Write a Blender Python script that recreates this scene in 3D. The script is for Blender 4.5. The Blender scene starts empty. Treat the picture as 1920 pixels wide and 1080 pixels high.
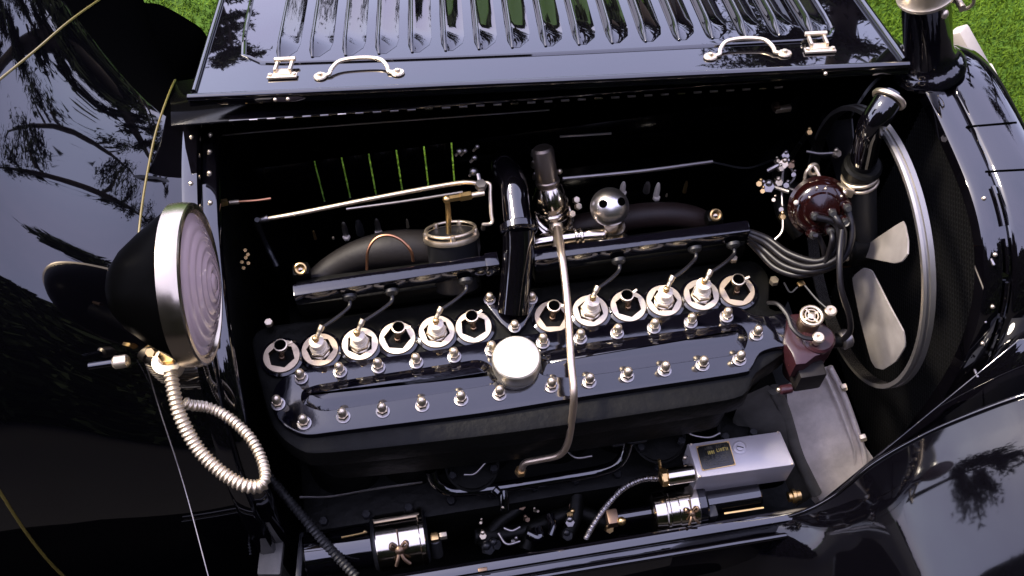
import bpy, bmesh, math, random
import numpy as np
from mathutils import Vector, Matrix, noise
random.seed(7); np.random.seed(7)
PI = math.pi
scene = bpy.context.scene
COL = scene.collection

# ------------------------------------------------------------------ camera
H = 1.05                                   # height of the cylinder head's top face above the grass (metres)
FPX = 2100.0
_X = Vector((25000, 3640, -FPX)).normalized()
_Z = Vector((-1.2, 1220, FPX)); _Z = (_Z - _X * _Z.dot(_X)).normalized()
_Y = _Z.cross(_X)
W2C = Matrix((( _X.x, _Y.x, _Z.x), (_X.y, _Y.y, _Z.y), (_X.z, _Y.z, _Z.z)))
C2W = W2C.transposed()
CAM = Vector((0, 0, H)) + C2W @ Vector((0, 0, 2.1))
cd = bpy.data.cameras.new('camera'); cam = bpy.data.objects.new('camera', cd); COL.objects.link(cam)
cd.sensor_width = 36.0; cd.lens = FPX / 1920 * 36; cd.clip_start = 0.05; cd.clip_end = 3000
cam.matrix_world = Matrix.Translation(CAM) @ C2W.to_4x4()
scene.camera = cam

# ------------------------------------------------------------------ sky, sun, exposure
SUN_EL, SUN_AZ = math.radians(52), math.radians(-62)      # azimuth from +Y towards +X
sdir = Vector((math.cos(SUN_EL) * math.sin(SUN_AZ), math.cos(SUN_EL) * math.cos(SUN_AZ), math.sin(SUN_EL)))
world = bpy.data.worlds.new("World"); scene.world = world; world.use_nodes = True
nt = world.node_tree; nt.nodes.clear()
wo = nt.nodes.new('ShaderNodeOutputWorld'); bg = nt.nodes.new('ShaderNodeBackground')
sky = nt.nodes.new('ShaderNodeTexSky'); sky.sky_type = 'NISHITA'; sky.sun_disc = False
sky.sun_elevation = SUN_EL; sky.sun_rotation = SUN_AZ; sky.dust_density = 3.0; sky.air_density = 1.0; sky.ozone_density = 2.0
tc = nt.nodes.new('ShaderNodeTexCoord'); mp = nt.nodes.new('ShaderNodeMapping'); mp.inputs['Scale'].default_value = (1.2, 1.2, 3.0)
nz = nt.nodes.new('ShaderNodeTexNoise'); nz.inputs['Scale'].default_value = 1.6; nz.inputs['Detail'].default_value = 6; nz.inputs['Roughness'].default_value = .55
cr = nt.nodes.new('ShaderNodeMapRange'); cr.inputs['From Min'].default_value = .3; cr.inputs['From Max'].default_value = .75
cr.inputs['To Min'].default_value = .62; cr.inputs['To Max'].default_value = .92
mx = nt.nodes.new('ShaderNodeMix'); mx.data_type = 'RGBA'; mx.inputs[7].default_value = (2.85, 2.72, 4.2, 1)   # thin lavender overcast
nt.links.new(tc.outputs['Generated'], mp.inputs[0]); nt.links.new(mp.outputs[0], nz.inputs[0]); nt.links.new(nz.outputs[0], cr.inputs[0])
nt.links.new(cr.outputs[0], mx.inputs[0]); nt.links.new(sky.outputs[0], mx.inputs[6]); sx = nt.nodes.new('ShaderNodeSeparateXYZ'); nt.links.new(tc.outputs['Generated'], sx.inputs[0])
hz = nt.nodes.new('ShaderNodeMapRange'); hz.inputs['From Min'].default_value = 0; hz.inputs['From Max'].default_value = .75; hz.inputs['To Min'].default_value = 1.25; hz.inputs['To Max'].default_value = 1.0
nt.links.new(sx.outputs[2], hz.inputs[0]); vm = nt.nodes.new('ShaderNodeVectorMath'); vm.operation = 'SCALE'     # haze brightens towards the horizon
nt.links.new(mx.outputs[2], vm.inputs[0]); nt.links.new(hz.outputs[0], vm.inputs['Scale']); nt.links.new(vm.outputs[0], bg.inputs[0])
bg.inputs[1].default_value = 0.12; nt.links.new(bg.outputs[0], wo.inputs[0])
sl = bpy.data.lights.new('sun', 'SUN'); sl.energy = 1.35; sl.angle = math.radians(10); sl.color = (1, .88, .74)
so = bpy.data.objects.new('sun', sl); COL.objects.link(so); so.rotation_euler = sdir.to_track_quat('Z', 'Y').to_euler()
vs = scene.view_settings; vs.view_transform = 'Standard'; vs.look = 'None'; vs.gamma = 1; vs.exposure = 2.65
try: vs.use_curve_mapping = False
except Exception: pass
scene.cycles.max_bounces = 8; scene.cycles.use_denoising = True

# ------------------------------------------------------------------ placing: a point of the place from where the photograph shows it and one known coordinate
def ray(px, py): return C2W @ Vector((px - 960, 540 - py, -FPX))
def at(px, py, z=None, x=None, y=None):
    d = ray(px, py)
    if x is not None: t = (x - CAM.x) / d.x
    elif y is not None: t = (y - CAM.y) / d.y
    else: t = ((z or 0) + H - CAM.z) / d.z
    return CAM + d * t
def on(px, py, o, n):
    d = ray(px, py); return CAM + d * ((o - CAM).dot(n) / d.dot(n))

# ------------------------------------------------------------------ materials
MATS = {}
def mat(name, col, rough=.5, metal=0.0, ior=1.5, bump=0, bscale=40, var=0, vscale=8, coat=0, spec=.5, wavy=0, rvar=0, trans=0):
    m = bpy.data.materials.new(name); m.use_nodes = True; n = m.node_tree; b = n.nodes['Principled BSDF']
    b.inputs['Base Color'].default_value = (*col, 1); b.inputs['Roughness'].default_value = rough
    b.inputs['Metallic'].default_value = metal; b.inputs['IOR'].default_value = ior
    b.inputs['Specular IOR Level'].default_value = spec; b.inputs['Coat Weight'].default_value = coat
    b.inputs['Transmission Weight'].default_value = trans
    t = n.nodes.new('ShaderNodeTexCoord')
    if var or rvar:
        z = n.nodes.new('ShaderNodeTexNoise'); z.inputs['Scale'].default_value = vscale; z.inputs['Detail'].default_value = 8; z.inputs['Roughness'].default_value = .65
        n.links.new(t.outputs['Object'], z.inputs[0])
        if var:
            r = n.nodes.new('ShaderNodeMapRange'); r.inputs['From Min'].default_value = .3; r.inputs['From Max'].default_value = .7
            r.inputs['To Min'].default_value = 1 - var; r.inputs['To Max'].default_value = 1 + var
            s = n.nodes.new('ShaderNodeVectorMath'); s.operation = 'SCALE'; s.inputs[0].default_value = col
            n.links.new(z.outputs[0], r.inputs[0]); n.links.new(r.outputs[0], s.inputs['Scale']); n.links.new(s.outputs[0], b.inputs['Base Color'])
        if rvar:
            r = n.nodes.new('ShaderNodeMapRange'); r.inputs['From Min'].default_value = .35; r.inputs['From Max'].default_value = .7
            r.inputs['To Min'].default_value = rough; r.inputs['To Max'].default_value = rough + rvar
            n.links.new(z.outputs[0], r.inputs[0]); n.links.new(r.outputs[0], b.inputs['Roughness'])
    prev = None
    for on_, sc_, dist in ((bump, bscale, .002), (wavy, 5, .01)):
        if on_:
            z = n.nodes.new('ShaderNodeTexNoise'); z.inputs['Scale'].default_value = sc_; z.inputs['Detail'].default_value = 4 if on_ is bump else 1
            n.links.new(t.outputs['Object'], z.inputs[0])
            u = n.nodes.new('ShaderNodeBump'); u.inputs['Strength'].default_value = on_; u.inputs['Distance'].default_value = dist
            n.links.new(z.outputs[0], u.inputs['Height'])
            if prev: n.links.new(prev.outputs[0], u.inputs['Normal'])
            n.links.new(u.outputs[0], b.inputs['Normal']); prev = u
    MATS[name] = m
    return m
PAINT = mat('black_lacquer', (.0015, .0013, .002), .02, ior=1.85, wavy=.10)
LAC2 = mat('body_lacquer', (.0012, .0011, .0016), .018, ior=1.66, wavy=.10)  # less reflective than the bonnet lacquer
ENAMEL = mat('engine_enamel', (.0018, .0016, .003), .045, ior=1.7, bump=.16, bscale=35, rvar=.09)
CAST = mat('black_casting', (.0022, .0022, .0018), .42, spec=.12, bump=1.0, bscale=45, rvar=.2, vscale=12)
DARKST = mat('dark_steel', (.007, .0072, .0085), .35, spec=.4, bump=.2, rvar=.2)
MATTE = mat('manifold_black', (.006, .0045, .004), .6, spec=.3, bump=.3, bscale=90, var=.3)
RUST = mat('heat_browned_iron', (.014, .008, .0065), .55, spec=.3, bump=.3, bscale=90, var=.35, vscale=14)
RUBBER = mat('rubber', (.012, .012, .012), .5, bump=.2, bscale=120)
WIRE = mat('wire_rubber', (.004, .0033, .004), .42, spec=.35)
INNER = mat('bonnet_inner_paint', (.0012, .0012, .0014), .16, spec=.25)
CHROME = mat('nickel_plate', (.60, .54, .45), .11, 1.0, rvar=.08, vscale=25)
CREAM = mat('cream_nickel', (.70, .60, .45), .36, 1.0, rvar=.15, vscale=30)
BRASS = mat('brass', (.62, .42, .18), .25, 1.0, rvar=.15, vscale=30)
COPPER = mat('copper', (.45, .22, .12), .3, 1.0, rvar=.1)
PEWT = mat('pewter', (.30, .25, .21), .34, 1.0, rvar=.15, vscale=20)
STEEL = mat('brushed_steel', (.30, .28, .27), .32, 1.0, rvar=.15, vscale=20)
BRONZE = mat('dull_bronze', (.20, .135, .09), .38, 1.0, rvar=.15, vscale=20)
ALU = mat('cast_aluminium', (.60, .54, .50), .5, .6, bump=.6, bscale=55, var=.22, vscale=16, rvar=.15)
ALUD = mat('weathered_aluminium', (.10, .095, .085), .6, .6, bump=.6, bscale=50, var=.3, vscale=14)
BOXG = mat('grey_box_paint', (.34, .32, .33), .38, .4, bump=.1, bscale=150, var=.05)
MAROON = mat('maroon_bakelite', (.008, .0016, .0015), .16, coat=.4, bump=.1, bscale=50)
MAROOND = mat('maroon_enamel', (.024, .007, .009), .3, bump=.2, bscale=60)
PORC = mat('plug_porcelain', (.68, .59, .46), .22, coat=.4, var=.15, vscale=40)
LENS = mat('mauve_glass', (.42, .31, .295), .16, ior=1.5, coat=.6)
PLATE = mat('black_label', (.006, .006, .005), .3)
YEL = mat('yellow_print', (.35, .27, .05), .5)
STRIPE = mat('yellow_pinstripe', (.13, .10, .022), .3)
HOLE = mat('bore_black', (.0006, .0006, .0006), .8, ior=1.03)
MESHM = mat('core_black', (.003, .003, .003), .45)
REDP = mat('red_terminal', (.25, .04, .02), .35)
WHITE = mat('pale_enamel', (.36, .33, .30), .4)
IVORY = mat('ivory_paint', (.42, .38, .33), .35, var=.12)
GRASS = mat('grass', (.042, .088, .010), .8, spec=.1, var=.3, vscale=9)
BARK = mat('bark', (.03, .02, .014), .9, bump=1, bscale=8)
LEAF = mat('leaf', (.014, .02, .007), .8, spec=.1, var=.4, vscale=2)

# ------------------------------------------------------------------ mesh builder
def cr_spline(P, n):
    P = [Vector(p) for p in P]
    if len(P) == 2: return [P[0].lerp(P[1], i / n) for i in range(n + 1)]
    Q = [P[0] * 2 - P[1]] + P + [P[-1] * 2 - P[-2]]; out = []
    L = [(P[i + 1] - P[i]).length for i in range(len(P) - 1)]; T = sum(L)
    for i in range(1, len(Q) - 2):
        m = max(1, round(n * L[i - 1] / T))
        for j in range(m):
            t = j / m; a, b, c, d = Q[i - 1:i + 3]
            out.append(.5 * ((2 * b) + (c - a) * t + (2 * a - 5 * b + 4 * c - d) * t * t + (3 * b - a - 3 * c + d) * t ** 3))
    out.append(P[-1].copy()); return out
def frame(ax):
    ax = Vector(ax).normalized(); u = ax.orthogonal().normalized() if abs(ax.z) > .95 else Vector((0, 0, 1)).cross(ax).normalized()
    if abs(ax.z) > .95: u = (Vector((1, 0, 0)) - ax * ax.x).normalized()
    return u, ax.cross(u), ax
class MB:
    def __init__(s): s.v = []; s.f = []; s.m = []; s.mats = []; s.cur = 0
    def mat(s, m):
        if m not in s.mats: s.mats.append(m)
        s.cur = s.mats.index(m); return s
    def add(s, vs, fs):
        k = len(s.v); s.v += [Vector(v) for v in vs]
        for f in fs: s.f.append([k + i for i in f]); s.m.append(s.cur)
        return s
    def rings(s, R, closed=False, c0=True, c1=True):
        n = len(R[0]); vs = [v for r in R for v in r]; fs = []
        m = len(R)
        for i in range(m if closed else m - 1):
            a = i * n; b = ((i + 1) % m) * n
            for j in range(n): fs.append((a + j, a + (j + 1) % n, b + (j + 1) % n, b + j))
        if not closed:
            if c0: fs.append(tuple(range(n))[::-1])
            if c1: fs.append(tuple((m - 1) * n + j for j in range(n)))
        return s.add(vs, fs)
    def tube(s, P, r, n=10, seg=None, closed=False, fn=None, sm=True):
        Q = cr_spline(P, seg or max(8, len(P) * 5)) if sm else [Vector(p) for p in P]
        if closed: Q = Q[:-1] if (Q[0] - Q[-1]).length < 1e-6 else Q
        R = []; u = None; L = 0
        for i, p in enumerate(Q):
            a = Q[(i - 1) % len(Q)] if (i > 0 or closed) else p; b = Q[(i + 1) % len(Q)] if (i < len(Q) - 1 or closed) else p
            t = (b - a).normalized()
            if u is None: u = frame(t)[0]
            u = (u - t * u.dot(t)).normalized(); w = t.cross(u)
            if i: L += (p - Q[i - 1]).length
            q = i / max(1, len(Q) - 1); rr = (r(q) if callable(r) else r) * (fn(L) if fn else 1)
            R.append([p + (u * math.cos(2 * PI * k / n) + w * math.sin(2 * PI * k / n)) * rr for k in range(n)])
        return s.rings(R, closed)
    def lathe(s, o, ax, prof, n=24, c0=True, c1=True, ph=0, sx=1, sy=1):
        o = Vector(o); u, w, t = frame(ax)
        return s.rings([[o + t * h + (u * sx * math.cos(2 * PI * (k / n) + ph) + w * sy * math.sin(2 * PI * (k / n) + ph)) * max(r, 1e-5) for k in range(n)] for r, h in prof], False, c0, c1)
    def cyl(s, a, b, r, n=16, bev=0):
        a = Vector(a); b = Vector(b); L = (b - a).length; r2 = r if not isinstance(r, tuple) else r[1]; r1 = r if not isinstance(r, tuple) else r[0]
        bev = min(bev, L * .4, r1 * .5, r2 * .5)
        p = [(r1 - bev, 0), (r1, bev), (r2, L - bev), (r2 - bev, L)] if bev else [(r1, 0), (r2, L)]
        return s.lathe(a, b - a, p, n)
    def hexa(s, o, ax, r, h, ph=0, bev=.1):
        return s.lathe(o, ax, [(r * (1 - bev), 0), (r, h * .12), (r, h * .85), (r * (1 - bev), h)], 6, ph=ph)
    def ball(s, o, r, n=16, m=9):
        return s.lathe(Vector(o) - Vector((0, 0, r)), (0, 0, 1), [(r * math.sin(PI * i / m), r - r * math.cos(PI * i / m)) for i in range(m + 1)], n)
    def ring(s, o, ax, R, r, n=36, k=10, a0=0, a1=None, fl=1):
        o = Vector(o); u, w, t = frame(ax); cl = a1 is None; a1 = a0 + 2 * PI if cl else a1
        rr = []
        for i in range(n if cl else n + 1):
            a = a0 + (a1 - a0) * i / n; d = u * math.cos(a) + w * math.sin(a)
            rr.append([o + d * (R + r * math.cos(2 * PI * j / k)) + t * r * fl * math.sin(2 * PI * j / k) for j in range(k)])
        return s.rings(rr, cl)
    def box(s, c, size, bev=.003, M=None, segs=2):
        b = bmesh.new(); bmesh.ops.create_cube(b, size=1)
        for v in b.verts: v.co = Vector((v.co.x * size[0], v.co.y * size[1], v.co.z * size[2]))
        if bev: bmesh.ops.bevel(b, geom=list(b.edges), offset=min(bev, min(size) * .45), segments=segs, affect='EDGES', profile=.6)
        b.verts.ensure_lookup_table(); b.verts.index_update()
        M = M or Matrix.Identity(3)
        s.add([Vector(c) + M @ v.co for v in b.verts], [[v.index for v in f.verts] for f in b.faces]); b.free(); return s
    def obox(s, a, b, up, w, h, bev=.003):           # a bar from a to b, w wide and h tall (up = its height direction)
        a = Vector(a); b = Vector(b); x = (b - a).normalized(); z = (Vector(up) - x * Vector(up).dot(x)).normalized(); y = z.cross(x)
        return s.box((a + b) / 2, ((b - a).length, w, h), bev, Matrix((x, y, z)).transposed())
    def plate(s, P, up, th, bev=.004, bw=None):   # outline P is the top face's, thickened downwards
        P = [Vector(p) for p in P]; up = Vector(up).normalized(); n = len(P)
        ar = sum((P[i].cross(P[(i + 1) % n])).dot(up) for i in range(n))
        if ar < 0: P = P[::-1]
        def off(d):
            o = []
            for i in range(n):
                e1 = (P[i] - P[i - 1]).normalized(); e2 = (P[(i + 1) % n] - P[i]).normalized()
                n1 = up.cross(e1); n2 = up.cross(e2); m = (n1 + n2)
                m = m / max(.35, (1 + n1.dot(n2))); o.append(P[i] + m * d)
            return o
        R = [[p - up * th for p in P], [p - up * bev for p in P], [p - up * bev * .3 for p in off(bev * .3)], off(bev)]
        if bw: R = R[:2] + [[p - up * bev * .88 for p in off(bw * .08)], [p - up * bev * .45 for p in off(bw * .5)], [p - up * bev * .1 for p in off(bw * .88)], off(bw)]
        return s.rings(R)
    def grid(s, G, thick=None):
        n = len(G); m = len(G[0])
        s.add([p for r in G for p in r], [(i * m + j, i * m + j + 1, (i + 1) * m + j + 1, (i + 1) * m + j) for i in range(n - 1) for j in range(m - 1)]); return s
    def mesh(s, name, sharp=38, org=None):
        o = org if org is not None else sum(s.v, Vector()) / len(s.v)
        me = bpy.data.meshes.new(name); me.from_pydata([v - o for v in s.v], [], s.f)
        for m in s.mats: me.materials.append(m)
        me.polygons.foreach_set('material_index', s.m); me.polygons.foreach_set('use_smooth', [True] * len(s.f))
        me.update()
        b = bmesh.new(); b.from_mesh(me); bmesh.ops.recalc_face_normals(b, faces=b.faces); b.to_mesh(me); b.free()
        me.set_sharp_from_angle(angle=math.radians(sharp)); return me, o
    def build(s, name, parent=None, label=None, sharp=38, kind=None, solid=None):
        me, o = s.mesh(name, sharp); return link(name, me, o, parent, label, kind, solid)
WL = {}
def link(name, me, loc, parent=None, label=None, kind=None, solid=None, rot=None):
    ob = bpy.data.objects.new(name, me); COL.objects.link(ob); WL[ob.name] = Vector(loc)
    if parent: ob.parent = parent; loc = Vector(loc) - WL[parent.name]
    ob.location = loc
    if rot: ob.rotation_euler = rot
    if label: ob['label'] = label
    if kind: ob['kind'] = kind
    if solid:
        sm = ob.modifiers.new('s', 'SOLIDIFY'); sm.thickness = solid; sm.offset = 0
    return ob
def M(m): return MB().mat(m)
def tag(o, label, cat, group=None):
    o['label'] = label; o['category'] = cat
    if group: o['group'] = group
def empty(name, loc, label, cat, group=None):
    o = bpy.data.objects.new(name, None); COL.objects.link(o); o.location = loc; WL[o.name] = Vector(loc); tag(o, label, cat, group); return o
UP = Vector((0, 0, 1)); XX = Vector((1, 0, 0)); YY = Vector((0, 1, 0))

car = empty('vintage_car', (0, 0, 0), 'gleaming black vintage car with its bonnet folded open over a long engine', 'car')

# ================================================================== THE CAR
# ---- open bonnet panel
hN = Vector((0, math.sin(math.radians(20)), math.cos(math.radians(20))))
hO = at(352, 187, .335)
def hp(px, py, h=0): return on(px, py, hO, hN) + hN * h
hR = hp(1708, 124)
hdir = (hR - hO).normalized()
hN = hdir.cross((Vector((0, math.cos(math.radians(20)), -math.sin(math.radians(20))))).normalized()).normalized()
if hN.z < 0: hN = -hN
hV = hN.cross(hdir).normalized()
hood = M(PAINT).plate([hp(353, 186), hp(1706, 124), hp(1368, -340), hp(509, -340)], hN, .014, .006).build('bonnet_panel', car, 'raised black bonnet side with rows of louvres')
M(PAINT).tube([hp(353, 184, .001), hp(1704, 122, .001)], .0065, 10, 6).build('rolled_edge', hood)
M(PAINT).tube([hp(1697, 116, .002), hp(1613, 0, .002), hp(1368, -340, .002)], .007, 10).build('rolled_edge', hood)
M(PAINT).tube([hp(363, 174, .002), hp(415, 0, .002), hp(518, -340, .002)], .005, 10).build('rolled_edge', hood)
for d in (0,):
    bead = [hp(545, -320, .0), hp(505, -150, .0), hp(458, 70), hp(466, 108), hp(490, 119), hp(530, 120), hp(1000, 103), hp(1530, 76), hp(1556, 70), hp(1562, 58), hp(1530, 0), hp(1430, -150), hp(1330, -320)]
    M(PAINT).tube(bead, .0045, 8, 90).build('pressed_bead', hood)
ldir = hV
for i in range(17):
    f = i / 16; bx = 512 + (1513 - 512) * f; by = 112 + (66 - 112) * f
    o = hp(bx + 12, by - 2); top = hp(0, 0)
    pA = o; L = .36; NU, NV = 10, 14
    dirv = (hp(bx + 12 + (763 - bx) * .1, by - 2 + (-1183 - by) * .1) - o).normalized()
    w = .043; G = []
    sd = hdir
    for b in range(NV + 1):
        t = b / NV; s_ = t * L; e = min(1, (s_ / .045)); e = math.sin(e * PI / 2) ** .8 if s_ < .045 else 1
        e = max(e, 0)
        row = []
        for a in range(NU + 1):
            u = a / NU
            hh = (u / .22) if u < .22 else (1 - (u - .22) / .78) ** 1.15
            hh = math.sin(min(1, hh) * PI / 2) if u < .22 else hh
            ww = w * (.35 + .65 * e) if s_ < .045 else w
            row.append(o + dirv * s_ + sd * ((u - .22) * ww) + hN * (.0005 + .0145 * hh * e))
        G.append(row)
    mb = M(PAINT).grid(G)
    lip = [o + dirv * (t * L) + hN * (.0152 * (math.sin(min(1, t * L / .045) * PI / 2) ** .8) + .0005) - sd * .001 for t in [0, .03, .06, .1, .13, .2, .5, 1]]
    mb.tube(lip, .0027, 8, 20)
    mb.build('louvre', hood, sharp=60)
# handles
for (xa, ya, xb, yb) in ((601, 146, 746, 139), (1332, 109, 1471, 103)):
    A = hp(xa, ya, .004); B = hp(xb, yb, .004); d = (B - A).normalized(); mid = (A + B) / 2; hw = (B - A).length / 2
    up = (hN * .35 + hV * .94).normalized()
    mb = M(CREAM)
    for P in (A, B): mb.lathe(P - hN * .003, hN, [(.011, 0), (.012, .002), (.011, .004), (.005, .0045), (.004, .009), (0, .010)], 16)
    k = hw - .012
    pts = [A + d * .008, A + d * .016 + up * .003, mid - d * k * .88 + up * .014, mid - d * k * .62 + up * .031, mid + up * .036, mid + d * k * .62 + up * .031, mid + d * k * .88 + up * .014, B - d * .016 + up * .003, B - d * .008]
    mb.tube(pts, .0037, 8, 40)
    mb.build('lift_handle', hood, 'slim nickel lifting handle')
for (px, py) in ((530, 146), (1537, 98)):
    c = hp(px, py, .004); Mx = Matrix((hdir, hV, hN)).transposed()
    def q(a, b, h): return c + hdir * a + hV * b + hN * h
    mb = M(CREAM).box(c, (.052, .016, .004), .0015, Mx).box(q(0, .010, .001), (.030, .02, .005), .0015, Mx)
    mb.box(q(-.013, .022, .006), (.005, .032, .008), .001, Mx).box(q(.013, .022, .006), (.005, .032, .008), .001, Mx)
    mb.cyl(q(-.019, .040, .010), q(.019, .040, .010), .0045, 12, .001)
    mb.cyl(q(-.021, 0, 0), q(-.021, 0, .005), .0035, 10).cyl(q(.021, 0, 0), q(.021, 0, .005), .0035, 10)
    mb.build('bonnet_catch', hood, 'nickel bonnet catch')
for (px, py) in ((478, 178), (560, 176), (1548, 138), (516, 187), (540, 186)):
    M(CREAM).ball(on(px, py, hO - hV * .004, hN), .0035, 8, 5).build('rivet', hood)

# ---- piano hinge and far half of the bonnet
hgL = at(462, 218, .30); hgR = at(1475, 156, .245)
far = M(PAINT).obox(hgL - XX * .03, hgR + XX * .20, UP, .016, .006, .002).build('bonnet_half', car, 'far half of the bonnet seen from inside, in shadow')
nk = 32
for i in range(nk):
    a = hgL.lerp(hgR, (i + .15) / nk) + Vector((0, -.010, .002)); b = hgL.lerp(hgR, (i + .62) / nk) + Vector((0, -.010, .002))
    M(STEEL if i % 5 else CHROME).cyl(a, b, .0020, 8).build('hinge_light_dash', far)  # bright metal dashes standing for skylight through the hinge gaps
x0, x1 = -.60, .80
yF = .52; zT = .10 + H; zB = -.83 + H
M(INNER).add([(x0 + .05, hgL.y, hgL.z), (x1, hgR.y, hgR.z), (x1, yF, zT), (x0, yF, zT)], [(0, 1, 2, 3)]).build('top_panel', far, solid=.003)
# side panel with six open louvre slots
sl_px = [(597, 300, 606, 374), (648, 299, 656, 369), (698, 297, 706, 364), (749, 293, 756, 357), (800, 289, 806, 352), (851, 288, 855, 342)]
slots = []
for a, b, c, d in sl_px:
    p = at((a + c) / 2 - 3, b, y=yF); q = at((a + c) / 2 - 3, d, y=yF); slots.append(((p.x + q.x) / 2, p.z, q.z))
zs1 = max(s[1] for s in slots); zs0 = min(s[2] for s in slots)
mb = M(INNER); xs = [x0]
hw = .0019
for s in slots: xs += [s[0] - hw, s[0] + hw]
xs.append(x1)
mb.add([(x0, yF, zT), (x1, yF, zT), (x1, yF, zs1), (x0, yF, zs1)], [(0, 1, 2, 3)])
mb.add([(x0, yF, zs0), (x1, yF, zs0), (x1, yF, zB), (x0, yF, zB)], [(0, 1, 2, 3)])
for i in range(0, len(xs), 2):
    mb.add([(xs[i], yF, zs1), (xs[i + 1], yF, zs1), (xs[i + 1], yF, zs0), (xs[i], yF, zs0)], [(0, 1, 2, 3)])
sp = mb.build('louvred_side_panel', far, solid=.002)
for s in slots:
    M(PAINT).add([(s[0] + .005, yF + .002, zs1), (s[0] + .005, yF + .002, zs0), (s[0] + .016, yF + .008, zs0), (s[0] + .016, yF + .008, zs1)], [(0, 1, 2, 3)]).build('louvre', far, solid=.0015)
M(INNER).add([(.765, .25, H - .83), (.765, .56, H - .83), (.765, .56, H + .12), (.765, .25, H + .24)], [(0, 1, 2, 3)]).build('radiator_baffle', far, solid=.003)
M(STEEL).tube([at(412, 254, .12), at(560, 241, .12), at(1030, 206, .12)], .0017, 6).build('bonnet_stay', car, 'thin steel rod along the far side of the bay')
M(STEEL).tube([at(1050, 256, .1), at(1146, 250, .1)], .0023, 6).build('bonnet_stay', car)
M(STEEL).tube([at(1055, 335, .05), at(1200, 321, .05), at(1336, 303, .05)], .0042, 8).build('control_rod', car, 'grey rod behind the carburettor')
M(DARKST).tube([at(1336, 304, .05), at(1400, 315, .05), at(1450, 300, .04)], .0022, 6).build('control_rod', car)

# ---- cowl (scuttle) sweeping to the body at left
YC = .12; CX0 = -.535
def sect(x):
    t = max(0, min(1, (-.53 - x) / .36)); t = t * t * (3 - 2 * t)
    return .44 + .85 * t, .235 + .24 * t
def cowlpt(x, a, grow=0):
    w, h = sect(x); ca, sa = math.cos(a), math.sin(a)
    k = (x < CX0 - .011) * max(0, min(1, (CX0 - .011 - x) / .25)) if ca < 0 else 0
    wn = .44 if ca < 0 else w
    y = YC + (wn + grow) * (abs(ca) ** (.85 + .15 * k)) * (1 if ca > 0 else -1)
    z = -.40 + (h + .40 + grow) * (abs(sa) ** (.62 + .2 * k))
    return Vector((x, y, z + H))
G = []
for i in range(44):
    x = CX0 - .012 - 1.35 * (i / 43) ** 1.3
    G.append([cowlpt(x, PI * j / 72) for j in range(73)])
cmb = M(LAC2).grid(G)
DULL = mat('unreflecting_black', (.0012, .0012, .0012), .6, ior=1.0, bump=.4, bscale=300)  # black without any reflection
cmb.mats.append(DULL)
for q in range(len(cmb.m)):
    if q % 72 < 27: cmb.m[q] = 1  # far faces coloured lightless black to keep the lawn's reflection out
from mathutils.bvhtree import BVHTree
cbvh = BVHTree.FromPolygons([v.copy() for v in cmb.v], cmb.f)
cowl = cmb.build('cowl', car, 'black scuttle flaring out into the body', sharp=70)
for sgn in (0, 72):
    M(PAINT).grid([[G[i][sgn], Vector((G[i][sgn].x, G[i][sgn].y, H - .8))] for i in range(44)]).build('side_panel', cowl)
led = [[cowlpt(CX0 + dx, .02 + (PI - .04) * j / 60, g) for j in range(61)] for dx, g in ((-.014, -.004), (-.014, .004), (-.008, .0065), (.012, .0065), (.016, 0.0), (.016, -.02))]
M(PAINT).grid(led).build('bonnet_ledge', cowl, sharp=50)
ledge2 = [[cowlpt(CX0 + dx, .02 + (PI - .04) * j / 60, g) for j in range(61)] for dx, g in ((.017, -.012), (.040, -.012), (.042, -.014), (.042, -.04))]
M(PAINT).grid(ledge2).build('bonnet_ledge', cowl, sharp=50)
for j in range(12):
    M(CREAM).ball(cowlpt(CX0 + .030, .3 + j * .115, -.0115), .0048, 8, 5).build('rivet', cowl)
    if j % 2: M(CREAM).ball(cowlpt(CX0 + .002, .25 + j * .115, .0065), .0045, 8, 5).build('rivet', cowl)
# firewall
fw = [cowlpt(CX0 + .01, PI * j / 30, -.012) for j in range(31)]
fw = fw + [Vector((CX0 + .01, -.31, H - .8)), Vector((CX0 + .01, .55, H - .8))]
M(CAST).add(fw, [tuple(range(len(fw)))]).build('firewall', car, 'dark bulkhead behind the engine', solid=.006)
# pinstripes, lying on the scuttle
def stripe(pxs, r=.0022):
    Q = []
    for v in cr_spline([Vector((a, b, 0)) for a, b in pxs], 50):
        h = cbvh.ray_cast(CAM, ray(v.x, v.y).normalized())
        if h[0] is not None: Q.append(h[0] + h[1] * (.0006 if h[1].dot(ray(v.x, v.y)) < 0 else -.0006))
    if len(Q) > 2: M(STRIPE).tube(Q, r, 6, sm=False).build('pinstripe', cowl, 'thin yellow coach line')
stripe([(374, 103), (350, 118), (328, 150), (306, 205), (288, 265), (270, 360), (260, 440), (256, 520)])
stripe([(-20, 165), (60, 100), (130, 40), (200, -10)])
stripe([(-20, 890), (40, 985), (90, 1050), (140, 1100)], .003)
M(DULL).box((-.9, -.62, H - .70), (1.9, .42, .03), .01).build('running_board', car, 'black running board below the scuttle')

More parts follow.
